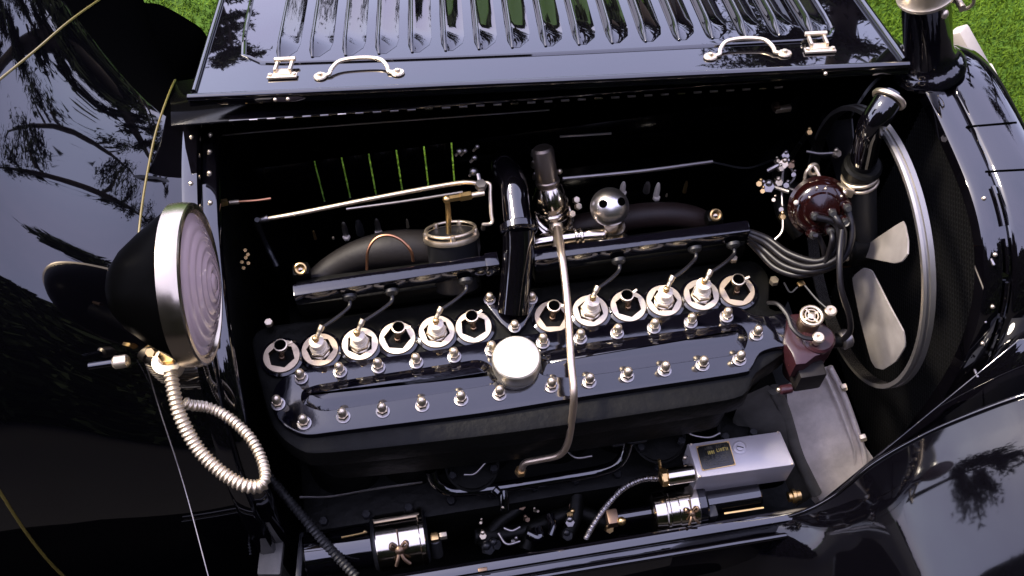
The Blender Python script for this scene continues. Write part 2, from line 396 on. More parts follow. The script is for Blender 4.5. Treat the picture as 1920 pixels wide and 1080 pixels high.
# ---- far wing behind the scuttle, made unreflecting black to lose the lawn's reflection
rowA = [(185, -60, -.2), (253, 0, -.2), (300, 10, -.2), (350, 37, -.2), (383, 63, -.2), (402, 120, -.25), (404, 200, -.3)]
rowB = [(150, -60, -.02), (215, 0, -.02), (265, 40, -.02), (315, 80, -.03), (352, 120, -.06), (372, 160, -.12), (376, 215, -.2)]
rowC = [(70, -60, .10), (150, 30, .10), (205, 90, .10), (250, 135, .08), (292, 175, .04), (330, 200, -.02), (350, 240, -.1)]
rowD = [(20, -60, .06), (110, 60, .06), (170, 130, .04), (215, 180, .0), (265, 215, -.06), (310, 240, -.14), (340, 280, -.2)]
cols = [cr_spline([at(*r[k]) for r in (rowA, rowB, rowC, rowD)], 18) for k in range(7)]
n0 = min(len(c) for c in cols); rows = [cr_spline([c[k] for c in cols], 30) for k in range(n0)]; m0 = min(len(r) for r in rows)
M(mat('wing_unreflecting', (.0008, .0008, .0008), .6, ior=1.0)).grid([r[:m0] for r in rows]).build('wing', car, 'rounded far wing, black against the lawn', solid=.004, sharp=80)

# ---- radiator: shell, core, filler
def shp(x, a, g=0, yc=.0):
    ca, sa = math.cos(a), math.sin(a)
    y = yc + (.335 + g) * (abs(ca) ** .62) * (1 if ca > 0 else -1)
    z = -.30 + (.61 + g) * (abs(sa) ** .55) * (1 if sa > 0 else -1)
    return Vector((x, y, z + H))
NA = 80
shell_prof = [(.745, -.03), (.745, -.004), (.752, .0), (.775, .0), (.778, -.006), (.79, -.006), (.793, .0), (.80, .004), (.86, .004), (.885, -.004), (.897, -.02), (.900, -.06), (.898, -.09)]
Gs = [[shp(x, PI * j / NA, g) for j in range(NA + 1)] for x, g in shell_prof]
shell = M(PAINT).grid(Gs).build('radiator_shell', car, 'black lacquered radiator shell with stepped edge', sharp=50)
for s_ in (0, NA):
    M(PAINT).grid([[r[s_], Vector((r[s_].x, r[s_].y, H - .75))] for r in Gs]).build('side', shell)
# stiffening ribs on the bonnet seat
for a0 in (1.75, 2.02, 2.27, 2.5):
    P = [shp(.7845, a0 + .2 * t / 8, -.001) for t in range(9)]
    M(PAINT).tube(P, .004, 8, sm=False).build('seat_pad', shell)
for a in (1.8, 2.1, 2.4, 2.62): M(CREAM).ball(shp(.762, a, .001), .004, 8, 5).build('rivet', shell)
# black lines on the top
for xx, a0, a1 in ((.86, 2.02, 2.2),):
    pass
core = [shp(.768, PI * j / NA, -.035) for j in range(NA + 1)] + [Vector((.768, -.30, H - .7)), Vector((.768, .30, H - .7))]
coreo = M(HOLE).add(core, [tuple(range(len(core)))]).build('radiator_core', car, 'black honeycomb radiator core', solid=.01)
mb = M(MESHM)
yy0, yy1, z0, z1 = -.33, .1, -.5, .30
for k in range(95):
    c = -.9 + k * .0125
    # diagonal fins running down-right and up-right
    for sg in (1, -1):
        a = None; pts = []
        for t in range(0, 101):
            y = yy0 + (yy1 - yy0) * t / 100; z = (c + sg * (y + .1) * 1.0) + .3
            if z0 < z < z1 and abs(y) < .32 and (z < -.30 or (abs(y) / .325) ** (2 / .62) + (max(z + .30, 0) / .600) ** (2 / .55) < 1): pts.append(Vector((.760 - (.002 if sg > 0 else 0), y, z + H)))
        if len(pts) > 2: mb.obox(pts[0], pts[-1], XX, .0022, .003, 0)
mb.build('core_fins', coreo, kind='stuff')
for (px, py) in ((1860, 490), (1845, 598), (1830, 700)):
    M(STEEL).box(at(px, py, x=.756), (.004, .016, .004), .001).build('core_tab', coreo)
# filler neck
nb = at(1742, 114, .315); NX = Vector((-.30, .22, 1)).normalized()
neck = M(ENAMEL).lathe(nb - NX * .02, NX, [(.062, 0), (.060, .012), (.052, .02), (.046, .026), (.044, .036), (.041, .05), (.040, .160), (.042, .163)], 32).build('filler_neck', car, 'black radiator filler neck')
M(CREAM).lathe(nb + NX * .141, NX, [(.042, 0), (.047, .002), (.048, .008), (.045, .012), (.043, .03), (.036, .036), (0, .038)], 32).build('filler_cap', neck, 'nickel filler cap')
hg = nb + NX * .140 + Vector((.050, -.005, -.002))
M(CREAM).ball(hg, .011, 12, 7).cyl(hg, hg + Vector((.0, -.03, .004)), .006, 10).build('cap_hinge', neck)
M(CREAM).ring(hg + Vector((.006, -.01, -.005)), (.3, 1, .2), .022, .003, 24, 8, 0, 4.4).build('cap_bail', neck)
M(CREAM).ball(hg + Vector((-.03, -.03, -.004)), .009, 10, 6).build('cap_screw', neck)
# ivory bracket beyond the filler
A = at(1795, 55, .22); B = at(1838, 132, .16)
M(IVORY).obox(A, B, UP, .032, .03, .006).box(B + Vector((.004, -.012, -.012)), (.034, .034, .05), .004).build('lamp_bar_end', car, 'ivory painted bar end beyond the radiator')
M(STEEL).ring(at(1700, 92, .33), (0, .3, 1), .011, .003, 16, 8).build('neck_lug', neck)
# side latch under the shell edge
M(CREAM).cyl(at(1856, 408, .24), at(1862, 428, .22), (.008, .006), 12, .001).build('shell_catch', shell)
M(DARKST).obox(at(1862, 425, .2), at(1868, 470, .16), UP, .014, .01).build('shell_catch', shell)
# thin black lines laid across the shell top
sbv = BVHTree.FromPolygons([p for r in Gs for p in r], [(i * (NA + 1) + j, i * (NA + 1) + j + 1, (i + 1) * (NA + 1) + j + 1, (i + 1) * (NA + 1) + j) for i in range(len(Gs) - 1) for j in range(NA)])
for (ax_, ay_, bx_, by_) in ((1812, 238, 1905, 230), (1848, 322, 1925, 318)):
    Q = []
    for k in range(13):
        h = sbv.ray_cast(CAM, ray(ax_ + (bx_ - ax_) * k / 12, ay_ + (by_ - ay_) * k / 12).normalized())
        if h[0] is not None: Q.append(h[0])
    if len(Q) > 2: M(HOLE).tube(Q, .0022, 6, sm=False).build('shell_line', shell)

# ---- fan
FC = Vector((.655, -.048, .045 + H)); FR = .264
fan = M(CAST).cyl(FC - XX * .03, FC + XX * .02, .032, 24, .006).build('fan', car, 'belt driven radiator fan inside a steel ring')
mb = M(mat('fan_ring_steel', (.29, .275, .25), .34, .9, bump=.15, bscale=60, rvar=.1))
R_ = []
for i in range(97):
    a = 2 * PI * i / 96; d = Vector((0, math.cos(a), math.sin(a)))
    ringp = [(-.010, -.008), (-.010, 0), (-.005, .0015), (-.004, -.0015), (.001, -.0015), (.002, .0015), (.011, .0015), (.013, -.002), (.012, -.008), (0, -.007)]
    R_.append([FC + XX * hx + d * (FR + hr) for hx, hr in ringp])
mb.rings([r[:9] for r in R_], c0=False, c1=False).mat(MATTE).rings([[r[8], r[9], r[0], r[0] - XX * .0001] for r in R_], c0=False, c1=False).build('fan_ring', fan, 'brushed steel fan ring', sharp=30)  # inner face coloured matt black, standing for the ring's unlit side
for k, a in enumerate([math.radians(v) for v in (-118, -170, -222, -274, -326, -20, -66)]):
    pass
FANB = mat('fan_blade_paint', (.30, .275, .25), .42, .5, rvar=.15, var=.2, vscale=18)
def fan_blade(pxs, label=None):
    P = []
    for (px, py, dx) in pxs:
        P.append(at(px, py, x=.655 + dx))
    n = (P[1] - P[0]).cross(P[2] - P[0]).normalized()
    if n.x > 0: n = -n
    P = [p for i in range(len(P)) for p in (P[i].lerp(P[i - 1], .22), P[i], P[i].lerp(P[(i + 1) % len(P)], .22))]
    P = [(P[i - 1] + P[i] * 5 + P[(i + 1) % len(P)]) / 7 for i in range(len(P))]
    M(FANB).plate(P, n, .003, .001).build('fan_blade', fan, label)
fan_blade([(1596, 520, -.02), (1618, 502, -.012), (1634, 507, -.006), (1668, 575, .0), (1694, 622, .005), (1697, 650, .008), (1680, 678, .008), (1655, 694, .004), (1641, 690, 0), (1632, 676, -.004), (1612, 600, -.012)])
fan_blade([(1600, 478, -.005), (1640, 448, .007), (1694, 412, .02), (1702, 450, .006), (1701, 476, -.004), (1690, 490, -.01), (1676, 494, -.01)])
for a in (math.radians(20),):
    P = []
    for r_, da, dx in ((.05, -.35, -.01), (.24, -.22, -.004), (.25, 0, 0), (.24, .22, .01), (.05, .35, .0)):
        P.append(FC + XX * dx + Vector((0, math.cos(a + da), math.sin(a + da))) * r_)
    n = (P[1] - P[0]).cross(P[2] - P[0]).normalized()
    M(DARKST).plate(P, n if n.x < 0 else -n, .003, .001).build('fan_blade', fan)

# ---- cylinder block and head
def zed(L, z): return [at(a, b, z) for a, b in L]
head_out = [(470, 640), (492, 612), (560, 600), (900, 552), (1100, 523), (1380, 487), (1424, 492), (1444, 520), (1446, 575), (1480, 585), (1484, 650), (1420, 700), (1395, 742), (1300, 762), (960, 812), (620, 850), (555, 842), (510, 800), (486, 720)]
def rnd_(P, n=4):
    P = [Vector(p) for p in P]; m = len(P); out = []
    for i in range(m):
        a, b, c, d = P[i - 1], P[i], P[(i + 1) % m], P[(i + 2) % m]
        for j in range(n):
            t = j / n; out.append(.5 * ((2 * b) + (c - a) * t * .8 + ((2 * a - 5 * b + 4 * c - d) * .8 + (c - b) * .6) * t * t + ((3 * b - a - 3 * c + d) * .8 - (b - c) * -.4) * t ** 3) if False else b.lerp(c, t) + ((c - a) * .5 - (c - b)) * t * (1 - t) ** 2 * .8 - ((d - b) * .5 - (c - b)) * t * t * (1 - t) * .8)
    return out
def RH(L): return rnd_(zed(L, 0))
def shrink(L, k, z, th, m=CAST, bev=.02):
    P = RH(L); c = sum(P, Vector()) / len(P)
    return M(m).plate([Vector((c.x + (p.x - c.x) * k, c.y + (p.y - c.y) * k, H + z)) for p in P], UP, th, bev)
block = M(CAST).plate(RH(head_out), UP, .055, .010).build('cylinder_block', car, 'black enamelled six cylinder engine block')
shrink(head_out, .93, -.055, .10).build('water_jacket', block)
for cx in (620, 760, 900, 1060, 1200, 1340):      # paired barrels below the jacket
    p = at(cx, 760 - .146 * (cx - 960), -.03)
    M(CAST).cyl(Vector((p.x, p.y + .06, H - .42)), Vector((p.x, p.y + .06, H - .08)), .078, 32, .01).build('cylinder_barrel', block)
# crankcase
c0 = at(560, 905, -.30); c1 = at(1480, 770, -.30)
cc = M(CAST).box(Vector(((c0.x + c1.x) / 2, -.11, H - .40)), (c1.x - c0.x, .40, .18), .02).build('crankcase', car, 'black crankcase below the cylinders')
for k in range(12):
    x = c0.x + (c1.x - c0.x) * (k + .5) / 12
    M(DARKST).hexa(Vector((x, -.285, H - .31)), UP, .009, .012).build('crankcase_nut', cc)
for (px, py) in ((658, 848), (992, 797), (1300, 752)):
    p = at(px, py, -.07); M(CAST).lathe(p, (0, -1, .5), [(.019, 0), (.019, .006), (.014, .008), (.012, .004), (.0, .004)], 24, sx=1.05).build('core_plug', block)
for (px, py) in ((740, 825), (1330, 742), (1030, 780)):
    pass
# ports, tappet covers and cups cast on the near side
for (px, py, r) in ((885, 870, .05), (1235, 818, .05), (1380, 800, .035)):
    p = at(px, py, -.22); mb = M(CAST).ring(p, (0, -.3, 1), r, .004, 30, 8)
    mb.lathe(p - UP * .02, UP, [(r, 0), (r * .95, .015), (0, .017)], 28).build('tappet_cup', block)
    for s_ in (-1, 1): M(DARKST).hexa(p + Vector((s_ * r * .8, -.02, 0)), UP, .008, .012).build('block_nut', block)

# valve cover
def vz(L, z=.016): return [at(a, b, z) for a, b in L]
cov_o = [(562, 694), (640, 680), (780, 660), (860, 648), (925, 636), (1018, 622), (1160, 604), (1300, 584), (1366, 573), (1390, 576), (1412, 588), (1440, 591), (1476, 586), (1484, 614), (1487, 644), (1450, 652), (1425, 662), (1408, 690), (1380, 701), (1100, 743), (900, 775), (640, 808), (575, 815), (540, 803), (516, 778), (508, 750), (516, 722), (535, 704)]
cover = M(ENAMEL).plate(rnd_(vz(cov_o)), UP, .016, .004).build('valve_cover', car, 'glossy black valve cover edged with domed nuts', sharp=25)
def rrect(L, z, n=6):
    P = [at(a, b, z) for a, b in L]; out = []
    for i, p in enumerate(P):
        a = P[i - 1]; b = P[(i + 1) % len(P)]; r = min(.03, (a - p).length * .45, (b - p).length * .45)
        s0 = p + (a - p).normalized() * r; s1 = p + (b - p).normalized() * r
        for k in range(n + 1):
            t = k / n; out.append(s0.lerp(p, t).lerp(p.lerp(s1, t), t))
    return out
for L in ([(590, 716), (700, 698), (908, 666), (940, 700), (925, 718), (760, 745), (600, 770), (560, 752), (562, 726)],
          [(1020, 652), (1120, 634), (1392, 600), (1408, 624), (1398, 660), (1340, 668), (1150, 695), (1060, 706), (1010, 700), (1000, 672)]):
    P = rrect(L, .026)
    M(ENAMEL).plate(P, UP, .0125, .011, .022).build('raised_panel', cover, sharp=60)
def nut_mesh():
    mb = M(STEEL).lathe((0, 0, 0), UP, [(.0125, 0), (.0125, .002), (.011, .0025)], 16)
    mb.mat(CHROME).hexa((0, 0, .002), UP, .0105, .010)
    mb.mat(CREAM).lathe((0, 0, .012), UP, [(.0078, 0), (.008, .009), (.0074, .013), (.0054, .0165), (.0025, .0185), (0, .019)], 14)
    return mb.mesh('acorn_nut', 50, Vector())[0]
NUT = nut_mesh()
topn = [(565, 709), (638, 697), (710, 689), (781, 680), (852, 669), (922, 657), (1018, 643), (1088, 635), (1157, 625), (1226, 615), (1295, 605), (1362, 594)]
botn = [(571, 794), (644, 782), (718, 772), (792, 761), (865, 750), (937, 740), (1034, 725), (1105, 717), (1176, 706), (1246, 695), (1317, 685), (1386, 675)]
for i, (px, py) in enumerate(topn + botn + [(522, 758), (1418, 628)]):
    link('acorn_nut', NUT, at(px, py, .017), cover, rot=(0, 0, i * .7))
# oil filler cap
oc = at(968, 690, .016)
cap = M(CREAM).lathe(oc, UP, [(.040, 0), (.041, .004), (.0405, .010), (.0415, .012), (.0432, .016), (.0435, .038), (.0425, .042), (.040, .0445), (.034, .0455), (0, .047)], 48).build('oil_filler_cap', cover, 'round cream nickel oil filler cap', sharp=30)
cap.data.materials[0] = mat('satin_nickel', (.58, .54, .45), .38, 1.0, var=.12, rvar=.22, vscale=22)

# plug wells
pat = 'CPPCPCCPPPPC'
well = [(528, 668), (600, 656), (675, 645), (745, 634), (819, 622), (888, 613), (1036, 594), (1107, 583), (1178, 574), (1245, 564), (1315, 553), (1382, 545)]
kinds = ['C', 'P', 'P', 'C', 'P', 'C', 'C', 'P', 'C', 'P', 'P', 'C']
def ringmesh():
    mb = M(ENAMEL).lathe((0, 0, 0), UP, [(.040, -.001), (.039, .005), (.034, .007)], 32, c0=False, c1=False)
    mb.mat(CREAM)
    n = 36; O = []; I = []; I2 = []
    def hx(a, r): return r / math.cos(((a + PI / 6) % (PI / 3)) - PI / 6)
    for k in range(n):
        a = 2 * PI * k / n; c, s_ = math.cos(a), math.sin(a)
        O.append(Vector((c * .034, s_ * .034, .004))); I.append(Vector((c, s_, 0)) * hx(a, .0215) + Vector((0, 0, .0100))); I2.append(Vector((c, s_, 0)) * hx(a, .0205) + Vector((0, 0, -.012)))
    O2 = [Vector((p.x * .955, p.y * .955, .0095)) for p in O]
    mb.rings([O, O2, I], c0=False, c1=False)
    mb.mat(BRONZE).rings([I, I2], c0=False, c1=False)
    mb.mat(DARKST).add(I2, [tuple(range(n))])
    return mb.mesh('plug_well', 30, Vector())[0]
def cupmesh():
    mb = M(BRONZE).lathe((0, 0, -.012), UP, [(.009, 0), (.009, .008), (.005, .010), (.0045, .02), (0, .021)], 14)
    mb.mat(BRONZE).tube([(0, 0, .002), (0, .003, .010), (0, .009, .018)], .0048, 10)
    mb.mat(CREAM).rings([[Vector((math.cos(2 * PI * k / 20) * r, .011 + math.sin(2 * PI * k / 20) * r, z)) for k in range(20)] for r, z in ((.006, .014), (.0098, .018), (.0112, .029), (.0095, .0295), (.0088, .024))], c0=True, c1=False)
    mb.mat(HOLE).add([Vector((math.cos(2 * PI * k / 20) * .0092, .011 + math.sin(2 * PI * k / 20) * .0092, .0285)) for k in range(20)], [tuple(range(20))])  # flat black disc standing for the dark inside of the cup
    mb.mat(CREAM).obox((.010, .013, .026), (.019, .017, .028), UP, .004, .0025, .0005)
    return mb.mesh('priming_cup', 40, Vector())[0]
def plugmesh():
    mb = M(CREAM).hexa((0, 0, -.004), UP, .0185, .012)
    mb.lathe((0, 0, .008), UP, [(.0165, 0), (.0165, .002), (.0145, .0035), (.0145, .005)], 24)
    mb.hexa((0, 0, .012), UP, .0175, .011, ph=.3)
    mb.mat(PORC).lathe((0, 0, .021), UP, [(.0150, 0), (.0150, .004), (.0125, .007), (.013, .010), (.0110, .013), (.0115, .016), (.0105, .022), (.0125, .024), (.0125, .032), (.009, .035), (.003, .037)], 22)
    mb.mat(BRASS).hexa((0, 0, .056), UP, .0055, .005).ball((0, 0, .066), .0055, 12, 7)
    return mb.mesh('spark_plug', 35, Vector())[0]
WELL, CUP, PLUG = ringmesh(), cupmesh(), plugmesh()
CREAM2 = mat('tarnished_nickel', (.48, .39, .28), .42, 1.0, rvar=.2, vscale=60)
WELL2 = WELL.copy()
for k, m_ in enumerate(WELL2.materials):
    if m_ == CREAM: WELL2.materials[k] = CREAM2
tips = {}
for i, ((px, py), k) in enumerate(zip(well, kinds)):
    p = at(px, py, .008); p0 = Vector((p.x, p.y, H))
    link('plug_well', WELL2 if i in (0, 1, 6, 11) else WELL, p0, block, rot=(0, 0, .15 + .25 * math.sin(i * 2.3)))
    if k == 'C': link('priming_cup', CUP, p0, block, rot=(0, 0, -.15 + .3 * math.sin(i * 1.7))).scale = (1.12, 1.12, 1)
    else:
        link('spark_plug', PLUG, p0, block, rot=(.06 * math.sin(i * 3.1), .06 * math.cos(i * 2.2), i * .5)).scale = (1.08, 1.08, .84); tips[i] = p0 + UP * .055
# conduit for the plug wires
RZ = .078
ra, rb = at(552, 553, RZ), at(912, 497, RZ)
rc, rd = at(1000, 487, RZ), at(1402, 432, RZ)
cond = M(ENAMEL).obox(ra, rb, UP, .024, .034, .003).build('wire_conduit', car, 'square black conduit carrying the plug wires', sharp=25)
M(ENAMEL).obox(rc, rd, UP, .024, .034, .003).build('conduit_section', cond, sharp=25)
M(ENAMEL).obox(rb - XX * .002, rb + XX * .022, UP, .028, .038, .002).build('conduit_joint', cond)
gro = [(1, 655, 556), (2, 734, 546), (4, 873, 526), (7, 1160, 488), (9, 1303, 466), (10, 1375, 458)]
for i, gx, gy in gro:
    g = at(gx, gy, RZ - .012)
    gg = g + Vector((0, -.002, 0))
    M(RUBBER).lathe(gg + Vector((0, .006, 0)), (0, -1, -.35), [(.013, 0), (.0135, .006), (.010, .010), (.006, .012)], 18).build('grommet', cond)
    t = tips[i]; d = (gg - t); mid = t.lerp(gg, .5) + Vector((.006, -.004, .003))
    end = t + Vector((.010, .012, .008))
    w = M(WIRE).tube([gg + Vector((0, -.004, -.002)), gg + Vector((-.003, -.016, -.006)), mid, end], .0036, 8, 24).build('plug_wire', cond)
    M(CREAM).tube([t + Vector((0, 0, -.003)), t + Vector((.006, .007, .004)), end + Vector((.004, .005, .003))], lambda q: .0042 + .0012 * (q > .5), 10, 10).build('wire_terminal', cond)
# plinth below the conduit, behind the plugs
for (a, b) in (((560, 590), (905, 545)), ((1003, 528), (1400, 478))):
    A = at(*a, .012); B = at(*b, .012)
    M(CAST).obox(A + YY * .035, B + YY * .035, UP, .06, .05, .012).build('intake_casting', block)
for (px, py) in ((462, 594), (500, 600)):
    pass
M(CREAM).hexa(at(1450, 530, 0), (0, 0, 1), .009, .012).build('block_nut', block)
M(CREAM).hexa(at(1374, 488, .02), (0, 0, 1), .008, .010).build('block_nut', block)
M(CREAM).hexa(at(505, 608, .01), (0, 0, 1), .008, .010).build('block_nut', block)
# water outlet pipe
p0 = at(962, 585, .02); p1 = at(966, 540, .05); p2 = at(972, 470, .10); p3 = at(972, 425, .135); p4 = at(962, 345, .15); p5 = at(950, 322, .13)
wp = M(PAINT).tube([p0, p1, p2, p3 - UP * .004], .029, 24, 24).build('water_outlet', car, 'thick glossy black water outlet pipe between the cylinder groups')
M(PAINT).tube([p3, p3.lerp(p4, .5), p4, at(948, 318, .135), at(945, 305, .09)], .0255, 24, 26).build('angled_pipe', wp)
M(ENAMEL).lathe(p3 - (p4 - p3).normalized() * .012, p4 - p3, [(.030, 0), (.034, .003), (.034, .014), (.030, .017)], 28).build('pipe_collar', wp)
tri = [(905, 562), (916, 553), (935, 556), (962, 562), (990, 552), (1004, 553), (1006, 566), (985, 608), (972, 622), (958, 622), (940, 606)]
M(ENAMEL).plate([at(a, b, .016) for a, b in tri], UP, .016, .003).build('outlet_flange', wp, sharp=25)
for (px, py) in ((918, 562), (997, 561), (965, 614)): link('flange_nut', NUT, at(px, py, .016), wp).scale = (.9, .9, .7)
# ---- intake / exhaust manifold arms
M(MATTE).tube([at(588, 532, -.01), at(625, 504, .0), at(680, 478, .02), at(750, 466, .03), at(830, 468, .02), at(890, 476, .0)], lambda q: .024 + .012 * min(1, q * 2), 20, 30).build('exhaust_manifold', car, 'sooty black manifold arm curving behind the conduit')
M(RUST).tube([at(1060, 432, -.02), at(1130, 418, .0), at(1200, 405, .015), at(1262, 402, .015), at(1310, 412, .0), at(1345, 436, -.03)], lambda q: .027 - .005 * q, 20, 30).build('exhaust_manifold', car, 'heat browned manifold arm behind the front conduit')
for (px, py) in ((563, 504), (1342, 403)):
    p = at(px, py, .06); M(BRASS).ring(p, (0, -.6, 1), .009, .0035, 20, 8).mat(CREAM).lathe(p - UP * .004, (0, -.6, 1), [(.007, 0), (.006, .004), (.004, .001), (0, .001)], 14).build('manifold_stud', block)
    M(CAST).box(p - Vector((0, -.004, .018)), (.034, .03, .03), .010).build('manifold_flange', block)
M(COPPER).tube([at(688, 506, .08), at(690, 470, .11), at(705, 447, .125), at(728, 441, .13), at(752, 450, .125), at(770, 470, .11), at(775, 490, .09)], .0027, 8, 40).build('copper_loop', car, 'thin copper pipe looping over the manifold')
# ---- vacuum pot with nickel rim
vp = at(845, 434, .09); PA = Vector((.02, .62, .78)).normalized()
pot = M(DARKST).lathe(vp - PA * .11, PA, [(.042, 0), (.046, .006), (.0465, .09), (.050, .098), (.050, .106)], 36).build('vacuum_pot', car, 'dark cylindrical pot with nickel rim')
M(CREAM).lathe(vp - PA * .014, PA, [(.0505, 0), (.052, .004), (.0505, .010), (.0465, .0105), (.0465, .002)], 40, c1=False).mat(DARKST).lathe(vp - PA * .016, PA, [(.047, 0), (.047, .004), (.03, .008), (0, .009)], 40).mat(CREAM).ring(vp + PA * .004, PA, .046, .0028, 40, 8).build('pot_rim', pot)
for a in (0.2, 1.6, 2.8, 4.3, 5.3): M(CREAM).hexa(vp + frame(PA)[0] * math.cos(a) * .047 + frame(PA)[1] * math.sin(a) * .047 - PA * .004, PA, .005, .010).build('rim_screw', pot)
q0 = at(838, 374, .15)
M(BRASS).tube([vp + Vector((-.004, .0, -.004)), vp.lerp(q0, .6), q0], .005, 10, 8).ball(q0, .008, 12, 7).cyl(q0, at(862, 370, .15), .0065, 6).cyl(at(862, 370, .15), at(884, 366, .15), .0085, 6, .001).build('brass_union', pot)
M(CREAM).cyl(at(884, 366, .15), at(908, 362, .15), .005, 10).build('pipe_end', pot)
M(CREAM).tube([at(905, 342, .15), at(918, 345, .15), at(919, 365, .14), at(921, 400, .12), at(922, 418, .11), at(905, 421, .11)], .0035, 8, 24).build('pipe_bracket', pot)
M(STEEL).hexa(at(902, 352, .15), UP, .011, .014).cyl(at(902, 352, .15), at(896, 326, .16), .004, 8).build('union_nut', pot)
for (px, py, s) in ((890, 296, 5), (888, 322, 8), (862, 284, 6), (872, 283, 4), (895, 275, 4)):
    M(STEEL).ball(at(px, py, .12), s * .001 + .001, 8, 5).cyl(at(px, py, .12), at(px - 8, py + 8, .11), .003, 6).build('linkage_joint', pot)
# rods
M(CREAM).tube([at(497, 411, .10), at(560, 400, .11), at(700, 372, .13), at(840, 346, .15), at(885, 342, .155), at(905, 348, .15)], .0043, 10, 40).build('throttle_rod', car, 'long nickel rod across the rear of the engine')
M(STEEL).tube([at(650, 392, .08), at(760, 377, .10), at(868, 360, .12)], .0028, 8).build('choke_rod', car, 'thinner grey rod below the long nickel rod')
M(STEEL).cyl(at(484, 414, .10), at(503, 409, .10), (.005, .007), 10, .001).mat(DARKST).tube([at(482, 412, .11), at(484, 425, .08), at(500, 460, -.0), at(520, 500, -.02)], .005, 8).build('rod_clevis', car)
M(CREAM).cyl(at(400, 384, .10), at(409, 382, .10), .008, 14, .002).mat(BRASS).hexa(at(411, 382, .10), (1, .1, 0), .0075, .016).mat(CREAM).cyl(at(430, 380, .10), at(448, 378, .10), .005, 10).mat(COPPER).tube([at(448, 378, .1), at(480, 376, .1), at(508, 372, .1)], .003, 8).build('primer_union', car, 'nickel union with a copper pipe by the bulkhead')
for (px, py, w_, h_, mm) in ((647, 432, 12, 22, WHITE), (708, 424, 12, 20, WHITE), (674, 428, 16, 22, DARKST), (764, 420, 6, 14, CREAM), (590, 442, 6, 14, BRASS), (1168, 352, 12, 16, IVORY), (1213, 352, 14, 16, STEEL), (1232, 358, 12, 22, IVORY), (1285, 352, 8, 18, BRASS), (1250, 366, 4, 5, CREAM), (625, 446, 5, 3, CREAM)):
    p = at(px, py, .02); r = w_ * .0005
    mb = M(mm if mm is not WHITE else STEEL)
    mb.lathe(p - UP * h_ * .0008, UP, [(r * 1.0, 0), (r * .9, h_ * .0012), (r * .6, h_ * .0018), (r * .3, h_ * .002)], 12)
    if mm in (WHITE, IVORY): mb.mat(IVORY).hexa(p + Vector((0, -.004, -h_ * .0010)), UP, r * 1.25, .008)
    mb.build('priming_tap', block)
# ---- carburettor
cb = at(1022, 352, .08)
AX = (UP * 1.0 + YY * .0).normalized()
CA = Vector((-.075, .46, .88)).normalized(); cB0 = at(1037, 408, .04)
carb = M(CHROME).lathe(cB0, CA, [(.026, 0), (.031, .003), (.033, .006), (.033, .016), (.0295, .019), (.033, .024), (.0335, .040), (.030, .054), (.0245, .066), (.0225, .070)], 40).build('carburettor', car, 'bright nickel carburettor body')
M(PEWT).lathe(cB0 + CA * .069, CA, [(.0205, 0), (.0205, .070), (.0195, .076), (.0155, .080), (.006, .082), (0, .0822)], 28).build('dashpot', carb, 'tall dull bronze dashpot', sharp=30)
M(PEWT).lathe(cB0 + CA * .074, CA, [(.021, 0), (.0228, .002), (.0228, .007), (.021, .009)], 28).build('dashpot_band', carb)
M(CREAM).ball(at(1049, 321, .11), .006, 10, 6).build('band_screw', carb)
M(CHROME).ring(at(1038, 402, .045), (.2, -.3, 1), .034, .005, 32, 8).ring(at(1040, 412, .035), (.2, -.3, 1), .034, .005, 32, 8).build('body_flange', carb)
for (px, py) in ((1078, 376), (1082, 388), (1070, 402), (1003, 372), (1008, 390)):
    M(CREAM).hexa(at(px, py, .05), (.3, -.5, 1), .007, .010).build('body_screw', carb)
M(CHROME).tube([at(1000, 456, .04), at(1040, 449, .045), at(1095, 442, .045), at(1145, 438, .045)], .015, 20, 16).build('air_pipe', carb, 'horizontal bright air pipe')
for px in (1080, 1090): M(CHROME).ring(at(px, 445, .045), XX, .016, .003, 24, 8).build('pipe_band', carb)
sb = at(1143, 388, .105)
M(CHROME).lathe(at(1150, 440, .04), UP, [(.028, 0), (.026, .01), (.019, .02), (.02, .03)], 24).build('air_valve_stem', carb)
def nrm(px, py, c, r):
    d = ray(px, py).normalized(); oc_ = CAM - c; b = d.dot(oc_); dd = b * b - (oc_.length_squared - r * r)
    return CAM + d * (-b - math.sqrt(max(dd, 0)))
dome = M(mat('satin_chrome', (.74, .70, .66), .3, 1.0)).ball(sb, .036, 36, 20).build('air_valve_ball', carb, 'polished ball with two round holes')
for (px, py) in ((1131, 382), (1165, 378)):
    p = nrm(px, py, sb, .036); n = (p - sb).normalized()
    M(HOLE).lathe(p - n * .0015, n, [(.0078, 0), (.0078, .0030), (0, .0031)], 20).build('air_hole', dome)  # black disc on the ball, standing for the shade inside a hole
M(CREAM).lathe(at(1042, 418, .07), ray(1046, 460) - ray(1042, 418), [(.011, 0), (.013, .003), (.013, .014), (.009, .018), (.0085, .040), (.0105, .043), (.0105, .052), (.007, .055)], 16).build('fuel_union', carb)
M(CREAM).tube([at(1044, 428, .07), at(1053, 475, .115), at(1061, 540, .11), at(1066, 600, .10), at(1071, 680, .085), at(1076, 740, .07), at(1072, 790, .0), at(1064, 832, -.06), at(1048, 853, -.10), at(1010, 862, -.13), at(985, 868, -.15), at(976, 885, -.19)], lambda q: .0066 if q > .10 else .008, 12, 90).mat(BRASS).hexa(at(976, 887, -.195), (0, .1, 1), .011, .014).build('fuel_pipe', car, 'pale tube arching down across the valve cover')
bpy.data.objects['fuel_pipe'].data.materials[0] = mat('pale_copper', (.66, .54, .42), .36, 1.0, rvar=.1)
# small pieces behind the elbow
for (px, py, r) in ((1001, 312, 6), (1002, 335, 4), (998, 292, 3), (906, 430, 4)):
    M(STEEL).lathe(at(px, py, .08), UP, [(r * .001, 0), (r * .0011, .006), (r * .0006, .018), (0, .02)], 10).build('linkage_pin', carb)

